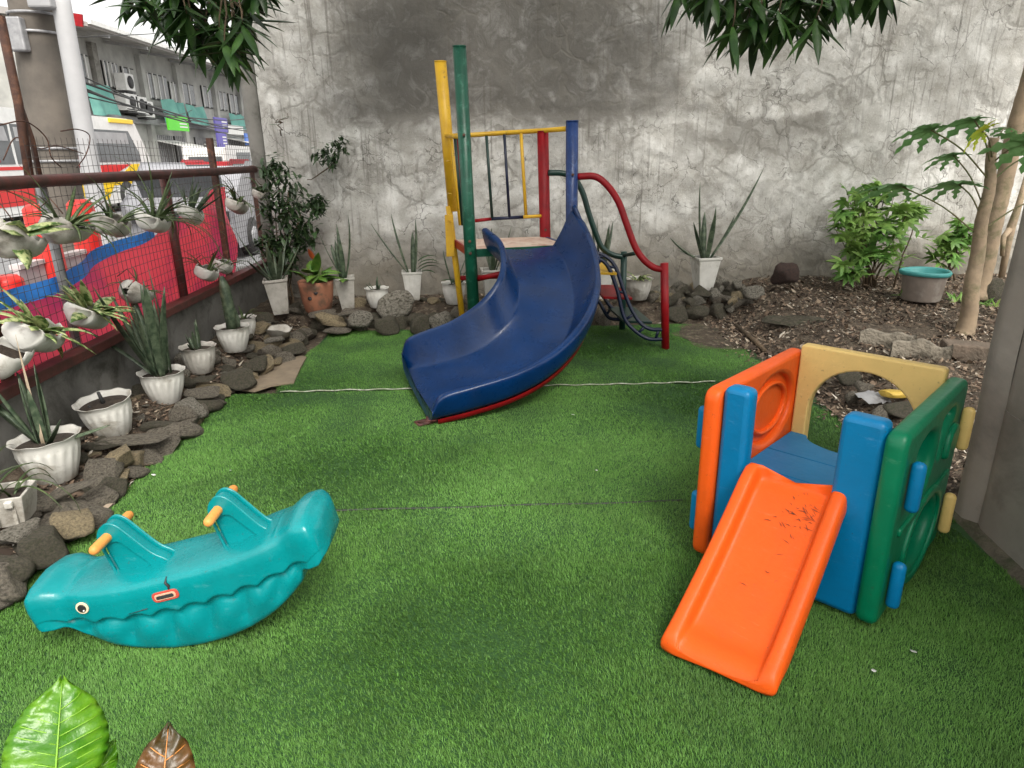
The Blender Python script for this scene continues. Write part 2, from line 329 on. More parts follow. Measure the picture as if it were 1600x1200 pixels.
# ================================================================ SETTING
TX0, TX1, TY1 = -1.76, 2.05, 6.0
def hgt(x, y):
    h = -.035
    L = sst(TX0, TX0-.28, x)*.115; B = sst(TY1-.02, TY1+.35, y)*.135*sst(2.9, 2.2, x)
    Rr = sst(TX1, TX1+.7, x)*(.07+.045*max(0, y-3.2))*sst(1.9, 3.2, y)
    k = max(sst(TX0+.02, TX0-.05, x), sst(TY1-.02, TY1+.05, y), sst(TX1-.02, TX1+.08, x))
    h += .035*k + max(L, B, Rr)
    return h + k*.022*noise.noise((x*5, y*5, 3)) + k*.014*noise.noise((x*13, y*13, 1))
def build_ground():
    mb = MB(); nx, ny = 190, 150; P = []
    for j in range(ny+1):
        y = -1.2 + 8.4*j/ny; P.append([(x, y, hgt(x, y)) for x in [-2.3 + 10.8*i/nx for i in range(nx+1)]])
    mb.grid(P); tag(mb.obj('garden_soil', M['soil']), kind='structure')
    big = MB(); big.box((0, 40, -.32), (240, 240, .2)); tag(big.obj('ground', M['concrete'], smooth=False), kind='structure')
    road = MB(); road.box((-7.4, 25, -.17), (9.7, 90, .1)); asph = plain('asphalt', (.20, .20, .205), (.15, .15, .155), 3, .85, .4, 120, .005)
    tag(road.obj('road', asph, smooth=False), kind='structure')
    kb = MB(); kb.box((-2.9-9.5, 25, -.13), (.25, 90, .18)); kb2 = MB()
    tag(kb.obj('kerb', M['concrete'], smooth=False), kind='structure')
    for i in range(8): kb2.box((-7.4, 8+i*6, -.114), (.14, 2.6, .004))
    tag(kb2.obj('road_markings', M['white'], smooth=False), kind='structure')
    pv = MB(); pv.box((-14.7, 25, -.14), (4.3, 90, .16)); tag(pv.obj('pavement', M['concrete'], smooth=False), kind='structure')
build_ground()
def seam(y, x): return y + .004*math.sin(x*5) + .003*math.sin(x*17)
def turf():
    mb = MB(); n = 60
    for (y0, y1, x0, z) in ((-1.0, 2.70, TX0-.03, 0), (2.71, 4.33, TX0-.03, 0.0), (4.34, TY1, -1.45, .001)):
        P = []
        for j in range(n+1):
            yy = y0 + (y1-y0)*j/n
            P.append([(x0+(TX1-x0)*i/n, yy, z + .006*noise.noise((x0*3+i*.2, yy*3, 0))) for i in range(n+1)])
        mb.grid(P)
    tag(mb.obj('turf', M['backing']), kind='structure')
turf()
def in_turf(x, y):
    xl = np.where(y < 4.33, TX0-.02+.02*np.sin(y*9), -1.45+.03*np.sin(y*8)); xr = TX1 - .03 + .035*np.sin(y*6) + .02*np.sin(y*19)
    xr = np.where(y < 2.45, 1.9, xr)
    back = TY1 - .03 + .025*np.sin(x*9); ok = (x > xl) & (x < xr) & (y < back)
    ok &= ~((np.abs(y-(2.705+.004*np.sin(x*9))) < .007) & (x > -.75) & (x < .85)); ok &= ~(np.abs(y-4.335) < .010)
    # bare trampled spots
    ok &= ~((((x-1.95)/.33)**2+((y-5.55)/.42)**2 < 1) & (rng.random(len(x)) < .93)); ok &= ~((((x-.55)/.22)**2+((y-4.75)/.2)**2 < 1) & (rng.random(len(x)) < .35))
    return ok
def blades(x0, x1, y0, y1, dens, L, W, seg):
    n = int((x1-x0)*(y1-y0)*dens); x = rng.uniform(x0, x1, n); y = rng.uniform(y0, y1, n); k = in_turf(x, y); x, y = x[k], y[k]; n = len(x)
    # pile leans mostly one way, swirled by low-frequency waves
    az = 2.4 + .9*np.sin(x*2.3+y*1.1) + .6*np.sin(y*4.1-x*1.7) + rng.normal(0, .9, n); le = L*rng.uniform(.6, 1.25, n); wd = W*rng.uniform(.7, 1.3, n)
    lean = rng.uniform(.35, 1.15, n); dx, dy = np.cos(az), np.sin(az); sx, sy = -dy, dx
    hx = np.sin(lean)*le; hz = np.cos(lean)*le
    b0 = np.stack([x-sx*wd/2, y-sy*wd/2, np.full(n, -.001)], 1); b1 = np.stack([x+sx*wd/2, y+sy*wd/2, np.full(n, -.001)], 1)
    tip = np.stack([x+dx*hx*1.15, y+dy*hx*1.15, hz], 1)
    if seg == 1:
        return np.stack([b0, b1, tip], 1).reshape(-1, 3), np.arange(3*n).reshape(-1, 3)
    m0 = np.stack([x+dx*hx*.4-sx*wd*.4, y+dy*hx*.4-sy*wd*.4, hz*.62], 1); m1 = np.stack([x+dx*hx*.4+sx*wd*.4, y+dy*hx*.4+sy*wd*.4, hz*.62], 1)
    V = np.stack([b0, b1, m0, m1, tip], 1).reshape(-1, 3); i = np.arange(n)[:, None]*5
    return V, np.concatenate([i+[0, 1, 3], i+[0, 3, 2], i+[2, 3, 4]], 1).reshape(-1, 3)
parts = [blades(-1.8, 2.0, 1.0, 2.3, 70000, .0135, .0018, 2), blades(-1.8, 2.1, 2.3, 3.4, 46000, .0135, .0022, 2), blades(-1.8, 2.1, 3.4, 6.05, 30000, .014, .0032, 1), blades(-1.8, 1.95, -.6, 1.0, 12000, .017, .003, 1)]
V = []; T = []; off = 0
for v_, t_ in parts: V.append(v_); T.append(t_+off); off += len(v_)
tag(link('grass_blades', npmesh('grass_blades', np.concatenate(V), np.concatenate(T)), M['blade'], smooth=False), 'short green artificial grass pile covering the play yard', 'artificial grass', kind='stuff')
del V, T, parts
# soil trodden over the far right corner of the turf
mb = MB(); rows = []
for i in range(9): rows.append([(1.95+.36*i/8*math.cos(a)*(1+.25*noise.noise((math.cos(a)*2, math.sin(a)*2, 1))), 5.55+.46*i/8*math.sin(a)*(1+.25*noise.noise((math.cos(a)*2, math.sin(a)*2, 5))), .010-.007*i/8+.003*noise.noise((i, a, 0))) for a in np.linspace(0, 2*math.pi, 40)])
mb.grid(rows); tag(mb.obj('bare_soil_patch', M['soil']), kind='structure')
# frayed white edge of the rear turf sheet and the loose thread on the front seam
mb = MB(); pts = [(x, seam(4.335, x), .009+.003*math.sin(x*31)) for x in np.linspace(-1.42, 1.52, 90)]
mb.tube(pts, [.0035+.003*abs(noise.noise((p[0]*14, 0, 0))) for p in pts], 6)
tag(mb.obj('turf_edge_strip', plain('frayed_edge', (.5, .5, .44), (.22, .24, .16), 30, .8)), 'long white frayed edging strip across the grass behind the slide foot', 'edging strip')
mb = MB(); pts = [(x, 2.705+.004*math.sin(x*9), .003) for x in np.linspace(-.75, .85, 60)]; mb.tube(pts, .005, 5)
tag(mb.obj('seam_line', M['dark']), kind='structure')

# ---------------------------------------------------------------- back wall
WY = 6.95
def build_wall():
    nx, nz = 330, 118; P = []; XL = at(421, 300, y=WY).x
    for j in range(nz+1):
        z = -.15 + 3.75*j/nz; row = []
        for i in range(nx+1):
            x = XL + 10.9*i/nx; q = Vector((x+.5*noise.noise((x*1.3, 0, z*1.3)), 0, z+.4*noise.noise((x*1.1, 7, z*1.7))))
            d, _ = noise.voronoi((q.x*3.0, 0.3, q.z*4.2)); lump = min(.5, (d[1]-d[0]))
            low = sst(2.3, 1.3, z) if x < 1.6 else .75
            dis = -.024*sst(0, .45, lump)*low*(.55+.45*noise.noise((x*2, 1, z*2))) - .03*noise.noise((x*.8, 5, z*.9)) - .012*noise.noise((x*6, 0, z*6))
            if z > 1.8 and -1.2 < x < 1.6: dis += .02*sst(1.8, 1.86, z)
            row.append((x, WY + dis, z))
        P.append(row)
    r = empty('plaster_wall', (0, 0, 0), 0, 'tall stained grey plaster wall with cracks and dark patch behind the slide', 'wall')
    mb = MB(); mb.grid(P); mb.obj('rendered_face', M['plaster'], r)
    mb = MB(); mb.box((XL+5.47, WY+.2, 1.7), (10.9, .24, 3.7)); mb.obj('wall_core', M['concrete'], r, smooth=False)
    pts = [(XL-.09+.02*noise.noise((0, 0, z*3)), WY+.13, z) for z in np.linspace(-.1, 3.6, 24)]
    P = []
    for p in pts:
        P.append([(p[0]+a+.012*noise.noise((a*9, b*9, p[2]*6)), p[1]+b, p[2]) for a, b in ((-.06, -.10), (.0, -.12), (.08, -.10), (.085, 0), (.08, .1), (-.06, .1))])
    mb = MB(); mb.grid(P, close=True); mb.obj('corner_post', M['concrete'], r)
build_wall()
# right concrete slab wall
def right_wall():
    r = empty('concrete_wall', (0, 0, 0), 0, 'smooth grey cement wall at the right edge, beside the playhouse', 'wall')
    def wx(y): return 1.93 + (y-2.0)*.13
    cm = plain('smooth_cement', (.34, .31, .27), (.25, .225, .195), 1.6, .85, .35, 18, .008, dirt=(.12, .11, .10), dscale=1.4, dpos=(.5, .75))
    for i, (z0, z1) in enumerate(((-.05, .53), (.533, 1.35), (1.353, 2.2), (2.203, 2.9))):
        mb = MB(); P = []
        for z in np.linspace(z0, z1, 14):
            P.append([(wx(y)+.006*noise.noise((y*2, z*2, i))+.25*(y < -.98)*0, y, z) for y in np.linspace(-1, 2.36, 30)] + [(wx(2.46)+.02, 2.44, z), (wx(2.5)+.28, 2.47, z)])
        mb.grid(P); mb.obj('wall_panel', cm, r)
    mb = MB(); P = []
    for z in np.linspace(-.05, 2.9, 40):
        s = .012*noise.noise((0, 3, z*2)); P.append([(wx(2.5)+.0+s, 2.40, z), (wx(2.5)-.03+s, 2.46, z), (wx(2.5)-.022+s, 2.52, z), (wx(2.5)+.05+s, 2.55, z), (wx(2.5)+.3, 2.56, z)])
    mb.grid(P); mb.obj('edge_strip', cm, r)
    mb = MB(); mb.box((2.2, .7, 1.42), (.2, 3.3, 2.9)); mb.obj('wall_core', cm, r, smooth=False)
    mb = MB(); P = []
    for y in np.linspace(1.2, 2.6, 24):
        n = .02*noise.noise((y*6, 0, 0)); P.append([(wx(y)-.05+n, y, .0), (wx(y)-.03+n, y, .02), (wx(y)+.03, y, .03)])
    mb.grid(P); mb.obj('cement_skirt', M['stoneC'], r)
right_wall()

# ================================================================ STREET BEYOND THE FENCE
def street():
    glass = plain('window_glass', (.06, .065, .07), (.10, .105, .11), 2, .15, spec=.8)
    wallg = plain('weathered_grey_cladding', (.44, .44, .42), (.30, .30, .29), 1.2, .85, .3, 20, .01)
    cream = plain('cream_render', (.45, .44, .34), (.36, .36, .27), .8, .85)
    net = plain('green_shade_net', (.16, .38, .33), (.10, .28, .25), 2, .8)
    XB = -16.7
    def yy(px): return at(px, 200, x=XB).y
    r = empty('row_building', (XB, 0, 0), 0, 'long two-storey grey row building with overhanging roof across the street', 'building')
    def part(name, mb, m, p=r, **k): o = mb.obj(name, m, None, **k); o.parent = p; o.matrix_parent_inverse = Matrix.Translation((-XB, 0, 0)) if p is r else Matrix(); return o
    Y0, Y1 = yy(104), yy(415)
    mb = MB(); mb.box((XB-3, (Y0+Y1)/2, 3.3), (6, Y1-Y0, 6.8)); part('wall', mb, wallg, smooth=False)
    # roof with gutter, fascia and rafters
    mb = MB(); mb.add([(XB+1.9, Y0-.6, 6.2), (XB+1.9, Y1, 6.2), (XB-3.4, Y1, 7.0), (XB-3.4, Y0-.6, 7.0), (XB+1.9, Y0-.6, 6.35), (XB+1.9, Y1, 6.35), (XB-3.4, Y1, 7.3), (XB-3.4, Y0-.6, 7.3)], [(0, 1, 2, 3), (7, 6, 5, 4), (0, 4, 5, 1), (3, 2, 6, 7), (0, 3, 7, 4), (1, 5, 6, 2)])
    part('roof', mb, plain('faded_roof_sheet', (.33, .31, .30), (.26, .24, .23), 2, .7), smooth=False)
    mb = MB(); mb.box((XB+1.97, (Y0+Y1)/2, 6.36), (.12, Y1-Y0+1.2, .16)); part('gutter', mb, M['white'], smooth=False)
    mb = MB(); mb.box((XB+.6, Y0-.66, 6.55), (2.4, .08, .42), (0, .15, 0)); part('gable_board', mb, M['p_red'], smooth=False)
    y = Y0+1
    while y < Y1: 
        mb = MB(); mb.box((XB+.95, y, 6.22), (1.8, .12, .12), (0, .15, 0)); part('rafter', mb, M['grey'], smooth=False); y += 3.2
    for px in (163, 232, 285, 340, 378):
        mb = MB(); mb.box((XB+.12, yy(px), 3.05), (.22, .4, 6.2)); part('pilaster', mb, M['concrete'] if px == 163 else wallg, smooth=False)
    mb = MB(); mb.box((XB+.14, (Y0+Y1)/2, 3.2), (.26, Y1-Y0, .28)); part('floor_band', mb, M['grey'], smooth=False)
    # windows: frame > pane, mullions
    for a, c, z0, z1 in ((126, 156, 4.45, 5.6), (176, 198, 4.5, 5.55), (204, 222, 4.3, 5.5), (240, 270, 4.3, 5.5), (273, 283, 4.3, 5.3), (291, 310, 4.3, 5.4), (322, 336, 4.3, 5.5), (346, 358, 4.3, 5.4), (362, 376, 4.2, 5.4), (386, 398, 4.3, 5.3)):
        ya, yc = yy(a), yy(c); mb = MB(); f = part('window', mb.box((XB+.03, (ya+yc)/2, (z0+z1)/2), (.08, yc-ya, z1-z0)), M['dark'], smooth=False)
        n = 4 if c-a > 20 else 2
        for k in range(n):
            u0 = ya+(yc-ya)*k/n; u1 = ya+(yc-ya)*(k+1)/n; mb = MB(); mb.box((XB+.09, (u0+u1)/2, (z0+z1)/2), (.03, (u1-u0)*.72, (z1-z0)*.9))
            o = mb.obj('pane', [glass, wallg, M['grey'], glass][(k+a) % 4], f, smooth=False)
            mb = MB(); mb.box((XB+.12, u0, (z0+z1)/2), (.05, .07, z1-z0)); mb.obj('mullion', M['white'], f, smooth=False)
    for a, c, z0, z1 in ((128, 166, 3.25, 4.4), (240, 275, 3.2, 4.3), (283, 312, 3.2, 4.2), (350, 372, 3.2, 4.1), (378, 396, 3.2, 4.2)):
        ya, yc = yy(a), yy(c); mb = MB(); P = []
        for u in np.linspace(ya, yc, 14): P.append([(XB+.5+.10*math.sin(u*5+zz)+.15*(z1-zz), u, zz+.05*math.sin(u*3)) for zz in np.linspace(z0, z1, 6)])
        mb.grid(P); part('shade_net', mb, net)
    for px, z, s in ((190, 3.9, 1.1), (205, 3.85, 1.1), (216, 3.7, .9), (192, 4.75, .8), (396, 3.9, .8)):
        yv = yy(px); mb = MB(); mb.box((XB+.45, yv, z), (.5, s, .72)); u = part('air_conditioner', mb, M['white'], smooth=False, bevel=.03)
        mb = MB(); mb.tube([(XB+.71, yv, z), (XB+.73, yv, z)], .27, 14); mb.obj('fan_grille', M['dark'], u)
        mb = MB(); mb.box((XB+.4, yv, z-.42), (.6, s, .05)); mb.obj('bracket', M['dark'], u, smooth=False)
    # ground floor: openings, grilles, awnings, boards
    for a, c in ((130, 160), (170, 200), (238, 262), (268, 290), (300, 316), (350, 372), (380, 398)):
        ya, yc = yy(a), yy(c); mb = MB(); o = part('shop_opening', mb.box((XB+.02, (ya+yc)/2, 1.35), (.1, yc-ya, 2.5)), M['dark'], smooth=False)
        mb = MB(); 
        for u in np.linspace(ya, yc, 9): mb.box((XB+.13, u, 1.35), (.05, .07, 2.5))
        mb.obj('grille', M['grey'], o, smooth=False)
    for a, c, z in ((236, 268, 2.2), (310, 340, 2.1), (350, 385, 2.5)):
        ya, yc = yy(a), yy(c); mb = MB(); mb.box((XB+.8, (ya+yc)/2, z), (1.5, yc-ya, .06), (0, .2, 0)); part('awning', mb, M['white'], smooth=False)
    sg = plain('sign_green', (.12, .62, .04), (.10, .55, .04), 1, .5); sb = plain('sign_blue', (.10, .22, .60), (.08, .16, .5), 1, .5); sy = plain('sign_yellow', (.75, .7, .08), (.7, .6, .06), 1, .5)
    spv = plain('sign_violet', (.12, .10, .40), (.12, .10, .35), 1, .5)
    def sign(a, c, y0, y1, m, label, X=XB+1.2, lines=True, mb2=M['white']):
        p0 = at(a, y0, x=X); p1 = at(c, y1, x=X); p2 = at(c, y0, x=X); mb = MB(); zc = (at((a+c)/2, (y0+y1)/2, x=X)).z; hh = abs(at((a+c)/2, y0, x=X).z-at((a+c)/2, y1, x=X).z)
        cx = (p0.y+p2.y)/2; wd = abs(p2.y-p0.y)
        s = empty('shop_sign', (X, cx, zc-hh/2), 0, label, 'sign'); mb.box((0, 0, hh/2), (.1, wd, hh)); mb.obj('board', m, s, smooth=False)
        if lines:
            for k, (u, zz, ww) in enumerate(((.22, .72, .42), (.22, .5, .36), (.24, .28, .4))):
                q = MB(); q.box((.055, u*wd, zz*hh), (.012, ww*wd, .1*hh)); q.obj('stripe', mb2, s, smooth=False)
        mb = MB(); mb.box(((XB-X)/2, 0, hh*.5), (abs(XB-X)-.1, .06, .06)); mb.obj('bracket', M['grey'], s, smooth=False)
    sign(260, 291, 182, 204, sg, 'bright green shop sign with white bars hanging on the row building')
    sign(334, 353, 184, 206, spv, 'violet signboard on the row building, right of the rusty post')
    sign(338, 352, 208, 230, spv, 'small violet and white sign lower down beside a white awning', lines=True)
    sign(382, 401, 209, 227, sb, 'blue signboard near the far right end of the row building', lines=True)
    sign(303, 318, 236, 249, sy, 'small yellow sign low on the shop front behind the fence', X=XB+1.0, lines=False)
    sign(354, 378, 196, 210, M['white'], 'blank white board hanging between the violet and blue signs', lines=False)
    # cream building at far left
    b = empty('cream_building', (-17, 18, 0), 0, 'pale cream green building at the far left behind the utility pole', 'building')
    mb = MB(); mb.box((-2, 0, 3.6), (5, 12, 7.4)); mb.obj('wall', cream, b, smooth=False)
    for k in range(3):
        for z in (2.0, 4.6):
            mb = MB(); mb.box((.53, -4+k*3.6, z), (.08, 1.6, 1.2)); f = mb.obj('window', M['white'], b, smooth=False)
            mb = MB(); mb.box((.58, -4+k*3.6, z), (.04, 1.4, 1.0)); mb.obj('pane', glass, f, smooth=False)
    mb = MB(); 
    for z in np.linspace(.3, 7, 24): mb.box((.515, 0, z), (.03, 12, .03))
    o = mb.obj('cladding_ribs', cream, b, smooth=False); o['kind'] = 'stuff'
    # bus
    byf = at(236, 256, x=-11.8).y; b = empty('bus', (-12.9, byf-5.6, -.1), 0, 'white, yellow and red minibus passing behind the utility poles', 'bus')
    XS = 1.1; L = 11.2
    prof = [(-L/2, .35), (L/2-.35, .35), (L/2-.05, .9), (L/2-.12, 1.6), (L/2-.75, 2.62), (L/2-1.2, 2.74), (-L/2, 2.74)]
    vs = [(s*XS, y, z) for s in (-1, 1) for y, z in prof]; n = len(prof)
    mb = MB(); mb.add(vs, [tuple(range(n-1, -1, -1))[::-1], tuple(range(2*n-1, n-1, -1))] + [(i, (i+1) % n, (i+1) % n+n, i+n) for i in range(n)])
    mb.obj('body', M['white'], b, smooth=False, bevel=.09, seg=3)
    byel = plain('bus_yellow', (.8, .55, .02), (.75, .5, .02), 1, .3); bred = plain('bus_red', (.55, .02, .02), (.5, .02, .02), 1, .3)
    def sidep(pts, m, name, off=.012, parent=b):
        k = MB(); n = len(pts); k.add([(XS+off, y, z) for y, z in pts] + [(XS-.02, y, z) for y, z in pts], [tuple(range(n)), tuple(range(2*n-1, n-1, -1))] + [(i, i+n, (i+1) % n+n, (i+1) % n) for i in range(n)]); return k.obj(name, m, parent, smooth=False)
    for a, c in ((-5.4, -3.6), (-3.5, -1.6), (-1.5, .6), (.7, 4.9)):
        top = c-.55 if c > 3 else c
        wi = sidep([(a, 1.5), (c, 1.5), (c-.02, 1.75), (top, 2.45), (a, 2.45)], glass, 'side_window')
        sidep([(a+.1, 2.05), (top-.1, 2.05), (top-.15, 2.38), (a+.1, 2.38)], M['grey'], 'window_tint', .02, wi)
        for k in range(2): sidep([(a+.25+k*.7, 1.55), (a+.65+k*.7, 1.55), (a+.6+k*.7, 1.95), (a+.3+k*.7, 1.95)], M['p_red'], 'seat_back', .018, wi)
    sidep([(2.8, .8), (5.3, .8), (5.45, 1.42), (4.2, 1.42)], byel, 'yellow_flash'); sidep([(2.3, 1.2), (3.3, 1.2), (4.2, 1.42), (2.3, 1.42)], bred, 'red_flash')
    sidep([(-5.4, .5), (.6, .5), (1.0, .95), (-5.4, .95)], bred, 'red_panel'); sidep([(-5.4, 1.36), (2.2, 1.36), (2.2, 1.44), (-5.4, 1.44)], bred, 'red_stripe'); sidep([(1.2, .4), (2.4, .4), (3.2, 1.08), (.8, 1.08)], byel, 'yellow_panel')
    k = MB(); k.box((.15, 4.0, 2.74), (2.0, 1.5, .14)); k.obj('roof_flash', byel, b, smooth=False, bevel=.02)
    for y in (-3.4, 3.6):
        k = MB(); k.tube([(XS-.2, y, .45), (XS+.03, y, .45)], .46, 20); wh = k.obj('wheel', M['black'], b); k = MB(); k.tube([(XS+.01, y, .45), (XS+.05, y, .45)], .24, 16); k.obj('rim', M['galv'], wh)
    # parked vehicles by the shops
    def car(loc, rz, m, label, van=False):
        c = empty('parked_van' if van else 'parked_car', loc, rz, label, 'van' if van else 'car', 'vehicles parked across the street')
        pr = [(-2.1, .3), (2.1, .3), (2.15, .8), (1.3, .95), (.7, 1.45), (-1.2, 1.48), (-1.9, 1.0), (-2.15, .9)] if not van else [(-2.2, .3), (2.2, .3), (2.2, .95), (1.6, 1.2), (1.0, 1.95), (-2.1, 2.0), (-2.2, .9)]
        n = len(pr); k = MB(); k.add([(s*.85, y, z) for s in (-1, 1) for y, z in pr], [tuple(range(n)), tuple(range(2*n-1, n-1, -1))] + [(i, (i+1) % n, (i+1) % n+n, i+n) for i in range(n)]); k.obj('body', m, c, smooth=False, bevel=.08, seg=3)
        for s in (-1, 1):
            k = MB(); zt = 1.38 if not van else 1.8; k.box((s*.856, -.2, (.98+zt)/2), (.02, 1.7, zt-.98)); k.obj('window', glass, c, smooth=False)
            for y in (-1.35, 1.35):
                k = MB(); k.tube([(s*.7, y, .32), (s*.88, y, .32)], .32, 16); wh = k.obj('wheel', M['black'], c); k = MB(); k.tube([(s*.86, y, .32), (s*.895, y, .32)], .17, 12); k.obj('rim', M['galv'], wh)
        k = MB(); k.box((0, -2.16, .72), (1.5, .06, .16)); k.obj('bumper', M['dark'], c, smooth=False)
        k = MB(); k.box((0, -1.95 if not van else -2.17, 1.2 if not van else 1.45), (1.3, .05, .4), (.5 if not van else 0, 0, 0)); k.obj('rear_window', glass, c, smooth=False)
    car((-11.2, 31, -.12), 0, M['white'], 'white van parked in the street right of the bus', True)
    car((-10.0, 27, -.12), 0, M['p_red'], 'red car in the street, behind the third row of hanging pots')
    car((-5.0, 13.4, -.12), .05, plain('silver_paint', (.3, .3, .32), (.24, .24, .26), 1, .3), 'grey car standing near the corner of the plaster wall')
    # utility poles
    def pole(p0, p1, r0, r1, name, m, label, extra=None):
        o = empty(name, p0, 0, label, 'utility pole'); q = Vector(p1)-Vector(p0); k = MB(); n = 10
        k.tube([q*(i/n) for i in range(n+1)], [r0+(r1-r0)*i/n for i in range(n+1)], 18); k.obj('shaft', m, o)
        return o, q
    p0 = at(75, 430, z=-.12)
    a0 = at(82, 300, x=-5.6); a0 = Vector((a0.x, a0.y, -.12)); top = at(42, -50, y=a0.y)
    o, q = pole(a0, (top.x, a0.y, top.z), .27, .24, 'concrete_utility_pole', plain('old_concrete_pole', (.15, .13, .11), (.085, .075, .065), 2, .9, .4, 20, .01), 'thick dark concrete utility pole with steel straps at the left edge')
    dirn = q/q.z
    for z in (1.35, 1.6, 1.75, 3.05, 3.25, 3.5):
        k = MB(); c = dirn*z; k.lathe([(.268, -.015), (.278, -.01), (.278, .01), (.268, .015)], 20, c, cap=False); k.obj('strap', M['galv'], o)
    k = MB(); k.box(dirn*3.0+Vector((-.05, -.30, 0)), (.2, .12, .36)); k.obj('meter_box', M['galv'], o, smooth=False, bevel=.02)
    a1 = at(140, 280, x=-5.0); a1 = Vector((a1.x, a1.y, -.12)); t1 = at(87, -45, y=a1.y)
    o, q = pole(a1, (t1.x, a1.y, t1.z), .115, .10, 'steel_utility_pole', plain('pale_pole_paint', (.42, .42, .43), (.34, .34, .35), 2, .6), 'slim pale grey leaning pole beside the thick dark utility pole')
    k = MB(); k.box(q*.93+Vector((-.14, -.12, .0)), (.26, .2, .3)); k.obj('junction_box', M['grey'], o, smooth=False, bevel=.02)
    # overhead cables
    def cable(p, q, sag, r, label):
        k = MB(); P = [Vector(p).lerp(Vector(q), s)+Vector((0, 0, -sag*4*s*(1-s))) for s in np.linspace(0, 1, 24)]; k.tube(P, r, 5)
        tag(k.obj('overhead_cable', M['black']), label, 'cable', 'cables strung along the street')
    base = at(125, 130, x=-5.3)
    specs = [((128, 128), (412, 205), .25), ((128, 140), (410, 190), .5), ((130, 150), (408, 176), .4), ((130, 120), (405, 215), .3), ((125, 135), (300, 172), .3), ((200, 170), (405, 182), .2), ((228, 175), (412, 196), .15)]
    names = ('thickest upper overhead cable, ending lowest at the wall edge', 'thick overhead cable with the deepest sag before the air conditioners', 'overhead cable ending just under the upper windows at the wall edge', 'lowest long overhead cable crossing the green shade nets', 'short overhead cable from the pale pole to the green sign', 'overhead cable starting at the air conditioners, almost level', 'overhead cable running just above the green and violet signs')
    for i, (a, c, s) in enumerate(specs):
        cable(at(*a, x=-6.3), at(*c, x=-14.2), s, .02 if i < 2 else .012, names[i])
    cable(at(120, 58, x=-7), at(420, 25, x=-13), .2, .010, 'thin overhead wire crossing the white sky above the roof')
    cable(at(260, 75, x=-9), at(430, 60, x=-13), .1, .010, 'short thin wire in the sky just left of the wall top')
street()

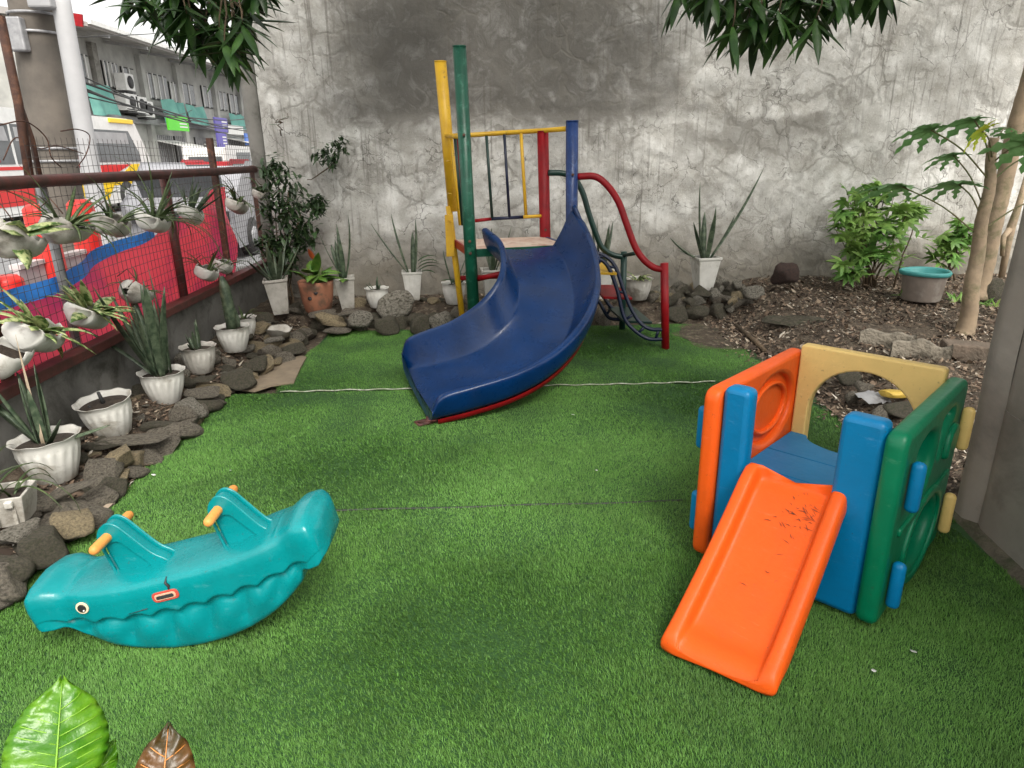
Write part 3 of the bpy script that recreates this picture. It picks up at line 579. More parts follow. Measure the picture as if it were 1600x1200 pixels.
# ---------------------------------------------------------------- low wall, fence, tarpaulin, barrier
FX = -2.25
def fence():
    r = empty('low_concrete_wall', (FX, 3, 0), 0, 'low grey concrete wall under the fence, behind the row of pots', 'wall')
    k = MB(); P = []
    for z in np.linspace(-.1, .47, 16): P.append([(.012*noise.noise((y*3, z*5, 2))+.004*noise.noise((y*14, z*2, 5)), y, z) for y in np.linspace(-3.5, 3.95, 120)])
    k.grid(P); k.obj('face', plain('damp_concrete', (.21, .205, .19), (.13, .125, .115), 3, .9, .5, 22, .012, dirt=(.06, .058, .048), dscale=4), r)
    k = MB(); k.box((-.13, .2, .18), (.22, 7.4, .57)); k.obj('core', M['concrete'], r, smooth=False)
    f = empty('wire_fence', (FX, 3, .47), 0, 'rusty wire mesh fence with brown rails on the low wall', 'fence')
    k = MB(); k.box((.015, .2, .028), (.09, 7.5, .055)); k.obj('sill_rail', M['rustred'], f, smooth=False, bevel=.006)
    k = MB(); k.tube([(0, -3.5, .925), (0, 0, .93), (0, 4.05, .915)], .032, 10); k.obj('top_rail', M['rustred'], f)
    def post(px, py, rad, m, z0, z1, lx=0, sq=False, yoff=0):
        y = at(px, py, x=FX).y-3; k = MB()
        if sq: k.box((-.03, y, (z0+z1)/2), (.045, .045, z1-z0))
        else: k.tube([(-.04, y, z0), (-.04+lx, y+yoff, z1)], rad, 10)
        k.obj('post', m, f, smooth=not sq)
    post(345, 300, .03, M['rust'], .0, 1.18, sq=True); post(408, 330, .03, M['rust'], .0, .95, sq=True)
    post(287, 410, .03, M['rustred'], .0, .92); post(105, 420, .024, M['galv'], .0, .93)
    post(2, 500, .03, M['rust'], 0, 1.6)
    # wire mesh
    k = MB(); z0, z1 = .06, 1.14
    for y in np.arange(-2.2, 4.05, .052): k.tube([(-.015, y, z0), (-.015+.004*math.sin(y*9), y+.006*math.sin(y*7), .6), (-.015, y, z1 if y > .6 else .9)], .0016, 3, False)
    for z in np.arange(z0, z1+.01, .052): 
        y0 = -2.2 if z < .92 else .6
        k.tube([(-.013, y, z+.006*math.sin(y*4+z*20)) for y in np.linspace(y0, 4.05, 30)], .0016, 3, False)
    o = k.obj('wire_mesh', plain('wire', (.10, .09, .085), (.06, .05, .045), 9, .6, metal=.5), f); o['kind'] = 'stuff'
    for (a, c, d) in ((( 0, 25), (48, 290), 0), ((30, 160), (62, 275), -.1)):
        p = at(*a, x=FX-.1); q = at(*c, x=FX-.1); k = MB(); k.tube([p-f.location, p.lerp(q, .5)-f.location+Vector((0, .02, 0)), q-f.location], .014 if d else .022, 8); k.obj('brace', M['rust'], f)
    for s in range(3):
        P = [at(*q, x=FX-.05-.1*s)-f.location for q in ([(0, 195), (40, 190), (72, 215), (80, 245), (96, 262)], [(95, 205), (120, 202), (140, 212), (135, 240), (120, 262)], [(5, 250), (25, 215), (60, 232), (90, 228), (130, 240)])[s]]
        k = MB(); k.tube(spline(P, 6), .0035, 5); k.obj('loose_wire', M['rust'], f)
    # tarpaulin, hung on the street side
    tr = empty('tarpaulin', (FX-.11, 3, .4), 0, 'red tarpaulin with blue band draped diagonally behind the wire fence', 'tarpaulin')
    edge = [(0, 490), (60, 468), (110, 443), (165, 413), (205, 390), (240, 368), (275, 350), (300, 332), (328, 300), (358, 292)]
    E_ = [at(*q, x=FX-.11) for q in edge]; ys = [e.y for e in E_]; zs = [e.z for e in E_]
    def top(y): return float(np.interp(y, ys, zs)) if y > ys[0] else zs[0] - (ys[0]-y)*.1
    def fold(y, z): return .035*math.sin(y*5+z*9)+.02*noise.noise((y*5, z*6, 0))+.03*noise.noise((y*2.3-z*3, z*2, 4))
    k = MB(); P = []; yl = np.linspace(1.9, ys[-1], 90)
    for y in yl: P.append([(-.03+fold(y, z0_), y-3, z0_-.4) for z0_ in np.linspace(.38, top(y), 26)])
    k.grid(P)
    k.obj('red_sheet', leafmat('red_tarp', (.90, .10, .14), (.50, .05, .16), 1.5, .4, 0, .5, stops=(.45, .68)), tr)
    k = MB(); P = []
    for y in yl:
        if y > 4.95: break
        w_ = .085*(1-sst(4.2, 5.0, y)*.3); P.append([(-.03+fold(y, top(y))+.01, y-3, top(y)-.4+s*w_) for s in np.linspace(-.05, 1, 7)])
    k.grid(P); k.obj('blue_band', plain('blue_tarp', (.06, .33, .95), (.04, .25, .85), 5, .4, .4, 20, .02), tr)
    # red and white street barrier
    b = empty('street_barrier', (-3.5, 4.5, -.12), 0, 'street barrier of fat red posts with pale panels just outside the fence', 'barrier')
    redp = plain('barrier_red', (.75, .03, .02), (.6, .025, .02), 3, .4); pan = plain('pale_panel', (.55, .55, .56), (.45, .45, .46), 3, .5)
    pys = [at(px, 420, x=-3.5).y-4.5 for px in (-40, 6, 80, 146)]
    for i, y in enumerate(pys):
        ht = .80 if i < 2 else 1.26; k = MB(); k.tube([(0, y, 0), (0, y, .012), (0, y, .6), (0, y, ht-.01), (0, y, ht), (0, y, ht+.03), (0, y, ht+.032)], [.125, .122, .112, .104, .10, .07, .06], 18); k.obj('post', redp, b)
        if i < len(pys)-1:
            yb = pys[i+1]; k = MB(); k.box((0, (y+yb)/2, .42), (.05, (yb-y)-.23, .86)); o = k.obj('panel', pan, b, smooth=False)
            k = MB(); k.box((0, (y+yb)/2, .87), (.08, (yb-y)-.23, .035)); k.obj('cap', M['white'], o, smooth=False)
fence()

# ================================================================ SLIDE TOWER
def slide_tower():
    r = empty('playground_slide', (.25, 5.3, 0), 0, 'tall steel play tower with curved blue slide and multicoloured posts', 'playground slide')
    O = Vector((.25, 5.3, 0))
    def L(p): return Vector(p)-O
    def tub(name, pts, rad, m, par=r, n=14, rot=None): k = MB(); k.tube([L(p) for p in pts], rad, n); return k.obj(name, m, par)
    G0, G1 = Vector((-.125, 5.2, 0)), Vector((-.174, 5.2, 2.20)); Yp = [at(709, 330, y=5.8), at(688, 97, y=5.8)]
    B0, B1 = Vector((.66, 5.42, 0)), at(894, 190, y=5.42); R0_, R1 = at(854, 372, y=5.9), at(848, 206, y=5.9)
    R0_ = Vector((R0_.x+.01, 5.9, 0))
    tub('post', [G0, G1], .047, M['p_green']); tub('post', [B0, B1], .047, M['p_blue']); tub('post', [R0_, R1], .047, M['p_red'])
    tub('post', [Yp[0], Yp[1]], .047, M['p_yellow']); yb = at(723, 497, y=5.75); tub('lower_post', [at(701, 322, y=5.78), at(712, 410, y=5.76), (yb.x+.01, 5.75, 0)], .026, M['p_yellow'])
    for p, m in ((G1, 'p_green'), (B1, 'p_blue'), (R1, 'p_red'), (Yp[1], 'p_yellow')): tub('post_cap', [p, p+Vector((0, 0, .008))], .049, M[m])
    k = MB(); a = at(700, 345, y=5.72); k.box(L((a.x+.01, 5.72, .86)), (.07, .02, .34)); k.obj('inner_plate', M['p_yellow'], r, smooth=False, bevel=.004)
    # railings
    tub('top_rail', [at(700, 213, y=5.8), at(735, 211, y=5.85), at(848, 204, y=5.9), at(890, 201, y=5.45)], .019, M['p_yellow'])
    def bar(a, c, m, y, rad=.012): tub('baluster', [at(*a, y=y), at(*c, y=y)], rad, M[m], n=8)
    bar((760, 212), (769, 341), 'p_dgreen', 5.84); bar((788, 210), (796, 340), 'p_navy', 5.86); bar((814, 208), (822, 340), 'p_yellow', 5.88, .014)
    for a, c, m in (((742, 345), (768, 342), 'p_red'), ((768, 342), (818, 339), 'p_navy'), ((818, 339), (849, 337), 'p_yellow')): tub('bottom_rail', [at(*a, y=5.84), at(*c, y=5.88)], .014, M[m], n=8)
    tub('side_rail', [at(697, 212, y=5.78), at(722, 214, y=5.25)], .017, M['p_yellow'])
    for i, (x0, x1, y, m) in enumerate(((705, 719, 5.68, 'p_yellow'), (711, 723, 5.55, 'p_dgreen'), (716, 727, 5.42, 'p_red'))): tub('side_baluster', [at(x0, 213, y=y), at(x1, 352, y=y)], .013, M[m], n=8)
    for z in (.98, 1.2, 1.45): tub('hinge_pin', [(-.325, 5.72, z), (-.29, 5.60, z)], .006, M['p_yellow'], n=6)
    # platform with coloured edges
    c = [Vector((-.14, 5.25, .805)), Vector((.62, 5.44, .805)), Vector((.46, 5.92, .82)), Vector((-.28, 5.80, .82))]
    k = MB(); k.add([L(p) for p in c]+[L(p)-Vector((0, 0, .035)) for p in c], [(0, 1, 2, 3), (7, 6, 5, 4), (0, 4, 5, 1), (1, 5, 6, 2), (2, 6, 7, 3), (3, 7, 4, 0)]); pf = k.obj('platform', M['deck'], r, smooth=False, bevel=.003)
    for a, b_, m in ((0, 1, 'p_green'), (0, 3, 'p_red'), (1, 2, 'p_blue')):
        d = (c[b_]-c[a]).normalized(); nrm = Vector((d.y, -d.x, 0)); nrm = nrm if (nrm.dot((c[a]+c[b_])/2-(c[0]+c[2])/2) > 0) else -nrm
        k = MB(); q = [c[a]+nrm*.003, c[b_]+nrm*.003, c[b_]+nrm*.02, c[a]+nrm*.02]
        k.add([L(p)+Vector((0, 0, .004)) for p in q]+[L(p)-Vector((0, 0, .055)) for p in q], [(0, 1, 2, 3), (7, 6, 5, 4), (0, 4, 5, 1), (1, 5, 6, 2), (2, 6, 7, 3), (3, 7, 4, 0)]); k.obj('edge_angle', M[m], pf, smooth=False)
    tub('under_brace', [(-.12, 5.22, .58), (.12, 5.05, .66)], .02, M['p_red']); tub('under_brace', [(-.28, 5.76, .5), (.45, 5.88, .5)], .02, M['p_red'])
    # chute: stations of (inner bed, outer bed, inner rim height, outer rim height)
    st = [((.02, 5.22, .81), (.60, 5.38, .81), .16, .27), ((.12, 4.93, .74), (.68, 5.14, .745), .17, .20), ((.145, 4.66, .635), (.705, 4.84, .62), .18, .17), ((.115, 4.47, .51), (.665, 4.50, .475), .20, .17), ((.01, 4.37, .385), (.54, 4.19, .345), .21, .16),
          ((-.125, 4.35, .285), (.355, 3.99, .225), .215, .15), ((-.27, 4.37, .215), (.125, 3.85, .145), .21, .145), ((-.43, 4.41, .165), (-.135, 3.755, .095), .20, .145), ((-.555, 4.44, .135), (-.31, 3.71, .07), .17, .13), ((-.60, 4.45, .125), (-.37, 3.70, .06), .08, .05)]
    K = 6
    def sp(vals): return spline(vals, K)
    IB = sp([s[0] for s in st]); OB = sp([s[1] for s in st]); HI = [v.x for v in sp([Vector((s[2], 0, 0)) for s in st])]; HO = [v.x for v in sp([Vector((s[3], 0, 0)) for s in st])]
    P = []; FI = [v.x for v in sp([Vector((q, 0, 0)) for q in (.02, .03, .05, .06, .06, .06, .05, .05, .04, .03)])]; FO = [v.x for v in sp([Vector((q, 0, 0)) for q in (.10, .13, .13, .10, .07, .05, .05, .05, .04, .03)])]
    for a, b_, hi, ho, fi, fo in zip(IB, OB, HI, HO, FI, FO):
        d = (b_-a); d.normalize(); up = Vector((0, 0, 1)); W_ = (b_-a).length; row = []
        row += [a-d*.075+up*(hi-.030), a-d*.073+up*(hi-.008), a-d*.066+up*(hi+.001), a-d*.038+up*(hi+.003), a-d*.028+up*(hi-.004)]
        a2, b2 = a+d*fi, b_-d*fo; row += [a-d*.024+up*(hi-.018), (a-d*.02).lerp(a2, .45)+up*hi*.42, a2-d*.006+up*hi*.07, a2+d*.004+up*.005, a2+d*.018+up*.002]
        row += [a2.lerp(b2, t)-up*.014*math.sin(math.pi*t)+up*.002 for t in (.12, .3, .5, .7, .88)]
        row += [b2-d*.018+up*.002, b2-d*.004+up*.005, b2+d*.006+up*ho*.07, (b_+d*.02).lerp(b2, .45)+up*ho*.42, b_+d*.028+up*(ho-.018)]
        row += [b_+d*.032+up*(ho-.004), b_+d*.042+up*(ho+.003), b_+d*.070+up*(ho+.001), b_+d*.077+up*(ho-.008), b_+d*.079+up*(ho-.030)]
        row += [b_+d*.058+up*(ho*.35-.012), b_+d*.030-up*.03, b_-d*.06-up*.052, a+d*.06-up*.052, a-d*.030-up*.03, a-d*.058+up*(hi*.35-.012)]
        P.append([L(p) for p in row])
    k = MB(); k.grid(P, close=True); n = len(P[0]); m_ = len(P)-1
    # end caps
    k.f.append(tuple(m_*n+i for i in range(n-1, -1, -1))); k.mi += [0]
    k.obj('chute', M['navy'], r, subsurf=1)
    # blue cheek that rises to the blue post, and rounded knob at the green post
    k = MB(); k.tube([L(p) for p in spline([at(897, 322, y=5.36), at(909, 350, y=5.28), at(922, 378, y=5.16), at(933, 410, y=5.0)], 5)], [.018]*5+[.028]*6+[.03]*5, 10); k.obj('cheek_roll', M['navy'], r)
    # red underside strip
    P = []
    for a, b_ in list(zip(IB, OB))[14:-5]:
        d = (b_-a).normalized(); P.append([L(b_+d*.02-Vector((0, 0, .028))), L(b_+d*.012-Vector((0, 0, .062))), L(b_-d*.08-Vector((0, 0, .095))), L(a+d*.08-Vector((0, 0, .09)))])
    k = MB(); k.grid(P); k.obj('red_underside', M['p_red'], r)
    k = MB(); k.tube([L((-.36, 3.82, .03)), L((-.375, 3.73, -.01))], .034, 10); k.box(L((-.385, 3.735, .008)), (.15, .07, .012), (0, 0, .5)); k.tube([L(p) for p in spline([(-.44, 3.70, .02), (-.38, 3.66, .04), (-.33, 3.70, .03), (-.35, 3.78, .015)], 4)], .005, 6)
    k.obj('foot', M['rustred'], r)
    for p in (G0.lerp(G1, .40), G0.lerp(G1, .36), B0.lerp(B1, .5), B0.lerp(B1, .55), B0.lerp(B1, .78), R0_.lerp(R1, .53), G0.lerp(G1, .74)):
        k = MB(); q = L(p); k.tube([q+Vector((0, -.046, 0)), q+Vector((0, -.058, 0))], .011, 6); k.tube([q+Vector((0, -.058, 0)), q+Vector((0, -.064, 0))], .006, 6); k.obj('bolt', M['rust'], r, smooth=False)
    # stairs side
    yN, yR = 5.85, 5.2
    tub('newel_post', [(1.394, yR, 0), at(1038, 411, y=yR)], .031, M['p_red']); gn = at(975, 393, y=yN); tub('newel_post', [(gn.x+.01, yN, 0), gn], .027, M['p_dgreen'])
    def sm(pp, ys): return spline([at(*p, y=ys[0]+(ys[1]-ys[0])*i/(len(pp)-1)) for i, p in enumerate(pp)], 6)
    tub('handrail', sm([(903, 276), (930, 276), (950, 291), (967, 317), (979, 350), (992, 385), (1006, 406), (1022, 418), (1036, 421)], (5.42, 5.2)), .026, M['p_red'], n=12)
    tub('handrail', sm([(856, 270), (880, 271), (897, 279), (910, 300), (920, 333), (931, 365), (941, 387), (957, 398), (975, 402)], (5.88, 5.85)), .024, M['p_dgreen'], n=12)
    tub('handrail_stub', [at(975, 399, y=5.84), at(992, 396, y=5.6)], .016, M['p_dgreen'])
    for off, m in ((0, 'p_navy'), (1, 'p_navy')):
        if off == 0: a = sm([(905, 398), (937, 405), (952, 420), (965, 455), (975, 495), (990, 515), (1012, 529), (1036, 530)], (5.40, 5.2)); b_ = sm([(925, 392), (948, 402), (962, 418), (974, 452), (986, 482), (1000, 504), (1016, 514), (1036, 515)], (5.40, 5.2))
        else: a = sm([(915, 452), (935, 470), (950, 495), (965, 499), (978, 499)], (5.86, 5.85)); b_ = sm([(915, 440), (938, 458), (955, 480), (968, 484), (978, 484)], (5.86, 5.85))
        tub('stringer', a, .016, M[m], n=8); tub('stringer', b_, .016, M[m], n=8)
        for i in range(4, len(a)-2, 7): tub('stringer_web', [a[i], b_[min(i+1, len(b_)-1)]], .012, M[m], n=6)
    for z, x0, m in ((.60, .80, 'p_yellow'), (.40, .93, 'p_red'), (.20, 1.10, 'p_dgreen')):
        k = MB(); q = [Vector((x0-.02, 5.36, z)), Vector((x0+.20, 5.30, z)), Vector((x0+.17, 5.86, z)), Vector((x0-.06, 5.9, z))]
        k.add([L(p) for p in q]+[L(p)-Vector((0, 0, .02)) for p in q], [(0, 1, 2, 3), (7, 6, 5, 4), (0, 4, 5, 1), (1, 5, 6, 2), (2, 6, 7, 3), (3, 7, 4, 0)]); k.obj('tread', M[m], r, smooth=False, bevel=.004)
slide_tower()

# ================================================================ PLASTIC PLAYHOUSE WITH SLIDE
def playhouse():
    ang = R(-46); w_, d_ = .60, .76
    r = empty('toy_playhouse', (1.255, 2.285, 0), ang, 'plastic toddler playhouse of orange, yellow, green and blue panels with orange slide', 'toy playhouse')
    def MX(x): return Matrix(((0, 0, 1, x), (1, 0, 0, 0), (0, 1, 0, 0), (0, 0, 0, 1)))     # local XY -> YZ plane at x
    def MY(y): return Matrix(((1, 0, 0, 0), (0, 0, -1, y), (0, 1, 0, 0), (0, 0, 0, 1)))    # local XY -> XZ plane at y
    V2 = lambda *a: [Vector(p) for p in a]
    H_ = .70
    # orange side panel with an oval recess
    out = fillet_poly(V2((-d_/2, .02), (d_/2, .02), (d_/2, H_), (-d_/2, H_)), .05)
    link('side_panel', panel([out, ell(.10, .50, .20, .145), ell(.02, .17, .13, .09)], .062, .02, MX(-w_/2)), M['orange'], r)['label'] = 'orange side panel'
    k = panel([fillet_poly(V2((-d_/2+.05, .30), (d_/2-.05, .30), (d_/2-.05, H_-.03), (-d_/2+.05, H_-.03)), .03)], .02, .006, MX(-w_/2-.008)); link('recess_back', k, M['orange'], r)
    k = panel([ell(.10, .50, .165, .11), ell(.10, .50, .148, .094)], .026, .008, MX(-w_/2+.008)); link('embossed_ring', k, M['orange'], r)
    # green side panel
    hole1 = fillet_poly(V2((-.20, .40), (-.05, .38), (.02, .48), (.0, .60), (-.10, .63), (-.24, .60)), .06)
    hole2 = fillet_poly(V2((.07, .48), (.10, .47), (.12, .55), (.22, .60), (.20, .63), (.06, .62)), .03)
    gp = panel([out, hole1, hole2, ell(.03, .20, .17, .125)], .066, .022, MX(w_/2)); link('side_panel', gp, M['green'], r)['label'] = 'green side panel with cut-outs'
    link('embossed_ring', panel([ell(.03, .20, .225, .175), ell(.03, .20, .195, .145)], .02, .008, MX(w_/2+.034)), M['green'], r)
    link('embossed_bump', panel([fillet_poly(V2((.15, .44), (.27, .44), (.30, .53), (.24, .57), (.16, .53)), .03)], .03, .012, MX(w_/2+.034)), M['green'], r)
    link('embossed_bump', panel([fillet_poly(V2((-.30, .33), (.30, .33), (.30, .36), (-.30, .36)), .012)], .016, .006, MX(w_/2+.034)), M['green'], r)
    # yellow back panel with round-topped opening
    arch = [Vector((.205*math.cos(a), .455+.205*math.sin(a))) for a in np.linspace(0, math.pi, 22)] + V2((-.205, .10), (-.18, .07), (.18, .07), (.205, .10))
    out = fillet_poly(V2((-w_/2+.034, .02), (w_/2-.034, .02), (w_/2-.034, .73), (-w_/2+.034, .73)), .018)
    link('back_panel', panel([out, arch], .05, .008, MY(d_/2-.045)), M['yellow'], r)
    # blue front panel: two posts and a low middle
    x0, x1 = -w_/2+.033, w_/2-.033
    out = fillet_poly(V2((x0, .02), (x1, .02), (x1, .715), (x1-.135, .715), (x1-.135, .37), (x0+.10, .37), (x0+.10, .715), (x0, .715)), .03)
    link('front_panel', panel([out], .075, .02, MY(-d_/2+.06)), M['blue'], r)
    # floor with two grooves and a scooped back edge
    def flo(y0, y1, scoop=False):
        L_ = V2((-w_/2+.036, y0), (w_/2-.036, y0)); 
        if scoop: L_ += [Vector((w_/2-.036, y1)), Vector((.20, y1))] + [Vector((.19*math.cos(a), y1-.10*math.sin(a))) for a in np.linspace(0.1, math.pi-.1, 14)] + [Vector((-.20, y1)), Vector((-w_/2+.036, y1))]
        else: L_ += V2((w_/2-.036, y1), (-w_/2+.036, y1))
        return panel([L_], .05, .005, Matrix.Translation((0, 0, .315)))
    fl = link('floor', flo(-.27, -.13), M['blue'], r); link('floor_plank', flo(-.127, .07), M['blue'], fl); link('floor_plank', flo(.073, .31, True), M['blue'], fl)
    # end tabs of the front and back panels that poke through the side panels
    def tab(x, y, z, h, m):
        k = MB(); n = 12; k.box((0, 0, 0), (.042, .036, h)); o = k.obj('tab', m, r, smooth=True, bevel=.018, seg=4); o.location = (x, y, z)
    for s in (-1, 1):
        for z in (.17, .52): tab(s*(w_/2+.058), -d_/2+.07, z, .17, M['blue']); tab(s*(w_/2+.058), d_/2-.06, z, .17, M['yellow'])
    # orange slide, own slight twist about the doorway
    T = r.matrix_world if False else Matrix.Translation((1.255, 2.285, 0)) @ Matrix.Rotation(ang, 4, 'Z'); Ti = T.inverted()
    tl, tr_, bl, br = Vector((.90, 2.165, .435)), Vector((1.15, 1.925, .435)), Vector((.525, 1.755, .035)), Vector((.80, 1.535, .035))
    P = []; nst = 22
    for i in range(nst+1):
        t = i/nst; a = tl.lerp(bl, t); b_ = tr_.lerp(br, t)
        dz = .018*math.sin(math.pi*t)*-1 + (.03*sst(.86, 1, t)) - .02*sst(.0, .12, .12-t); a = a+Vector((0, 0, dz)); b_ = b_+Vector((0, 0, dz))
        d = (b_-a).normalized(); up = Vector((0, 0, 1)); W2 = (b_-a).length; rh = .055*(1-.55*sst(.85, 1, t)); 
        row = [a-up*.045, a-d*.004-up*.01, a+up*(rh-.018), a+d*.010+up*rh, a+d*.040+up*rh, a+d*.050+up*(rh-.010), a+d*.056+up*.006, a+d*.064]
        row += [a+d*W2*t2 for t2 in (.35, .5, .65)]
        row += [b_-d*.064, b_-d*.056+up*.006, b_-d*.050+up*(rh-.010), b_-d*.040+up*rh, b_-d*.010+up*rh, b_+up*(rh-.018), b_+d*.004-up*.01, b_-up*.045]
        row += [b_-d*W2*.3-up*.03, a+d*W2*.3-up*.03]
        P.append([Ti @ p for p in row])
    # round the foot
    last = P[-1]; f = (Ti.to_3x3() @ (bl-tl)).normalized(); f = Vector((f.x, f.y, 0)).normalized()
    P.append([p+f*.022-Vector((0, 0, .012 if j < 19 else 0)) for j, p in enumerate(last)]); P.append([Vector((p.x, p.y, max(-.002, .012+(p.z-.012)*.35)))+f*.034 for p in last])
    k = MB(); k.grid(P, close=True); n = len(P[0]); m_ = len(P)-1; k.f += [tuple(range(n-1, -1, -1)), tuple(m_*n+i for i in range(n))]; k.mi += [0, 0]
    k.obj('slide', M['orange'], r, subsurf=1)
    # scuff marks on the bed
    k = MB(); rr = random.Random(4)
    for i in range(46):
        u = rr.gauss(.64, .12) if i < 42 else rr.uniform(.3, .7); t = rr.gauss(.17, .06) if i < 42 else rr.uniform(.25, .65); t = max(.04, t); u = min(.76, max(.25, u))
        a = tl.lerp(bl, t); b_ = tr_.lerp(br, t); dz = -.018*math.sin(math.pi*t)- .02*sst(.0, .12, .12-t); c = a.lerp(b_, u)+Vector((0, 0, dz+.0042)); L_ = rr.uniform(.006, .020); wv = rr.uniform(.0006, .0015); an = rr.uniform(-.6, 1.0)
        ux = (b_-a).normalized(); uy = (bl-tl).normalized(); d = ux*math.cos(an)+uy*math.sin(an); e = ux*-math.sin(an)+uy*math.cos(an)
        c1 = c+e*rr.uniform(-.003, .003); k.add([Ti @ (c-d*L_), Ti @ (c1-e*wv), Ti @ (c+d*L_), Ti @ (c1+e*wv)], [(0, 1, 2, 3)])
    o = k.obj('scuff_marks', plain('scuff', (.07, .02, .01), (.12, .03, .01), 5, .7), r, smooth=False); o['kind'] = 'stuff'
playhouse()

# ================================================================ TEAL ROCKER
def whale():
    tilt = R(13.5); RR = .56
    cen = Vector((-1.065, 1.93, RR)); r = empty('seesaw_rocker', (cen.x, cen.y, 0), 0, 'teal plastic animal rocker with peach handles tipped to the left on the grass', 'seesaw rocker')
    rot = Matrix.Rotation(-tilt, 3, 'Y')
    def loc(p): q = rot @ (Vector(p)-Vector((0, 0, RR))); return Vector((q.x, q.y, q.z+RR))
    nx = 150; P = []; Lh = .475
    wv = lambda x: .165 + .30*(x*1.0)**2 + .016*abs(math.sin((x+.02)*math.pi/.088))     # scalloped mouth line
    for i in range(nx+1):
        x = -Lh + 2*Lh*i/nx; ax = abs(x); u = ax/Lh
        top = .292 + .018*sst(.10, .34, ax) + .028*sst(.34, .42, ax) - .022*sst(.445, .475, ax)
        if x > 0: top += .012*sst(.2, .4, ax)
        wide = .128 + .004*sst(.3, .42, ax) - .016*math.exp(-((ax-.36)/.05)**2)
        if u > .93: wide *= math.sqrt(max(.0, 1-((u-.93)/.07)**2))*.22+.78
        arc = RR - math.sqrt(max(1e-6, RR*RR-x*x))
        jaw = .185 + .012*sst(.36, .47, ax)
        bot = arc if ax < .36 else arc + (jaw-arc)*sst(.36, .40, ax)
        if u > .94: bot += .022*sst(.94, 1, u)
        m = wv(x); m = min(m, top-.05); inset = .030*sst(.42, .36, ax)
        half = []   # from top centre to bottom centre, y >= 0
        for s in (0, .25, .5, .72, .86): half.append((wide*s, top - .008*s*s + (.012*(1-s) if ax > .33 else -.006*(1-s)*(1-ax/.33)) - .004*(s > .8)))
        half.append((wide*.955, top-.014)); half.append((wide*.99, top-.030)); half.append((wide*1.01, top-.050))
        zt = top-.05
        for s in np.linspace(.14, 1, 9): 
            z = zt+(m-zt)*s; half.append((wide*(1.01-.02*s), z))
        # recessed, lobed belly
        for s in (.02, .05, .1, .2, .32, .45, .58, .72, .84, .93, 1.0):
            z = m+(bot-m)*s; lob = .026*abs(math.sin((x+.05+s*.06)*math.pi/.125))**.8*math.sin(math.pi*min(1, s*1.15))
            y = wide*.985 - inset*sst(0, .10, s) + lob*sst(.41, .33, ax) + .010*sst(.55, .95, s)*sst(.42, .36, ax) - .018*sst(.9, 1.0, s)
            half.append((y, z))
        half.append((wide*.60, bot-.002)); half.append((0, bot-.003))
        row = [(x, -y, z) for y, z in half] + [(x, y, z) for y, z in half[-2:0:-1]]
        P.append([loc(p) for p in row])
    n = len(P[0])
    k = MB(); k.grid(P, close=True)
    for e in (0, nx): 
        c = sum((p for p in P[e]), Vector())/n; bulge = loc((0, 0, 0))-loc((1 if e == 0 else -1, 0, 0)); c2 = c + bulge*.012
        base = len(k.v); ring = [c2.lerp(p, .72)+bulge*.0 for p in P[e]]; ring = [q+(c2-c)*.75 for q in [c.lerp(p, .75) for p in P[e]]]
        k.v += [tuple(q) for q in ring] + [tuple(c2)]; o_ = e*n
        for i in range(n):
            j = (i+1) % n; f1 = (o_+i, o_+j, base+j, base+i); f2 = (base+i, base+j, base+n)
            k.f += [f1[::-1] if e == nx and False else f1, f2]; k.mi += [0, 0]
    me = k.mesh('body'); bm = bmesh.new(); bm.from_mesh(me); bmesh.ops.recalc_face_normals(bm, faces=bm.faces); bm.to_mesh(me); bm.free()
    link('body', me, M['teal'], r)
    # fins with handles; both have the steep face on the low side
    for hx, name in ((-.185, 0), (.180, 1)):
        zb = .292 + .018*sst(.10, .34, abs(hx))
        out = [Vector(p) for p in ((-.028, -.04), (-.033, .10), (-.022, .142), (.004, .160), (.030, .146), (.056, .100), (.095, .030), (.132, -.008), (.145, -.05))]
        out = spline([Vector((p[0], p[1], 0)) for p in out], 4); out = [Vector((p.x, p.y)) for p in out]
        MF = lambda y: Matrix(((1, 0, 0, hx), (0, 0, -1, y), (0, 1, 0, zb), (0, 0, 0, 1)))
        me = panel([out], .050, .012, MF(0)); me.transform(Matrix.Translation((0, 0, 0)))
        inn = [Vector(p) for p in ((-.012, -.02), (-.014, .055), (.0, .082), (.018, .078), (.052, .035), (.088, -.012))]
        for v in me.vertices: v.co = loc(v.co)
        fo = link('handle_fin', me, M['teal'], r)
        for s in (-1, 1):
            me = panel([out, fillet_poly([Vector((p[0], p[1])) for p in ((-.038, -.048), (-.040, .085), (-.02, .10), (.010, .108), (.030, .10), (.055, .058), (.088, .004), (.094, -.048))], .012)], .012, .005, MF(s*.0265))
            for v in me.vertices: v.co = loc(v.co)
            link('fin_rim', me, M['teal'], fo)
        k = MB(); c = Vector((hx-.004, 0, zb+.122)); ys = (-.118, -.114, -.105, .105, .114, .118); k.tube([loc(c+Vector((0, y, 0))) for y in ys], [.006, .012, .0155, .0155, .012, .006], 14)
        k.obj('handle', M['peach'], r)
    # eyes, oval badge, moulding split
    def disc(x, z, rx, rz, y, m, name, par, th=.004, rot_=0):
        me = panel([ell(0, 0, rx, rz, 24, rot_)], th, .001, Matrix(((1, 0, 0, x), (0, 0, -1, y), (0, 1, 0, z), (0, 0, 0, 1))))
        for v in me.vertices: v.co = loc(v.co)
        return link(name, me, m, par)
    cream = plain('eye_cream', (.72, .62, .44), (.66, .56, .4), 9, .4)
    for s in (-1, 1):
        e = disc(-.292, .252, .0195, .0205, s*.1305, cream, 'eye', r); disc(-.292, .252, .0125, .0135, s*.1337, M['black'], 'pupil', e); disc(-.287, .244, .0025, .003, s*.1360, M['white'], 'glint', e)
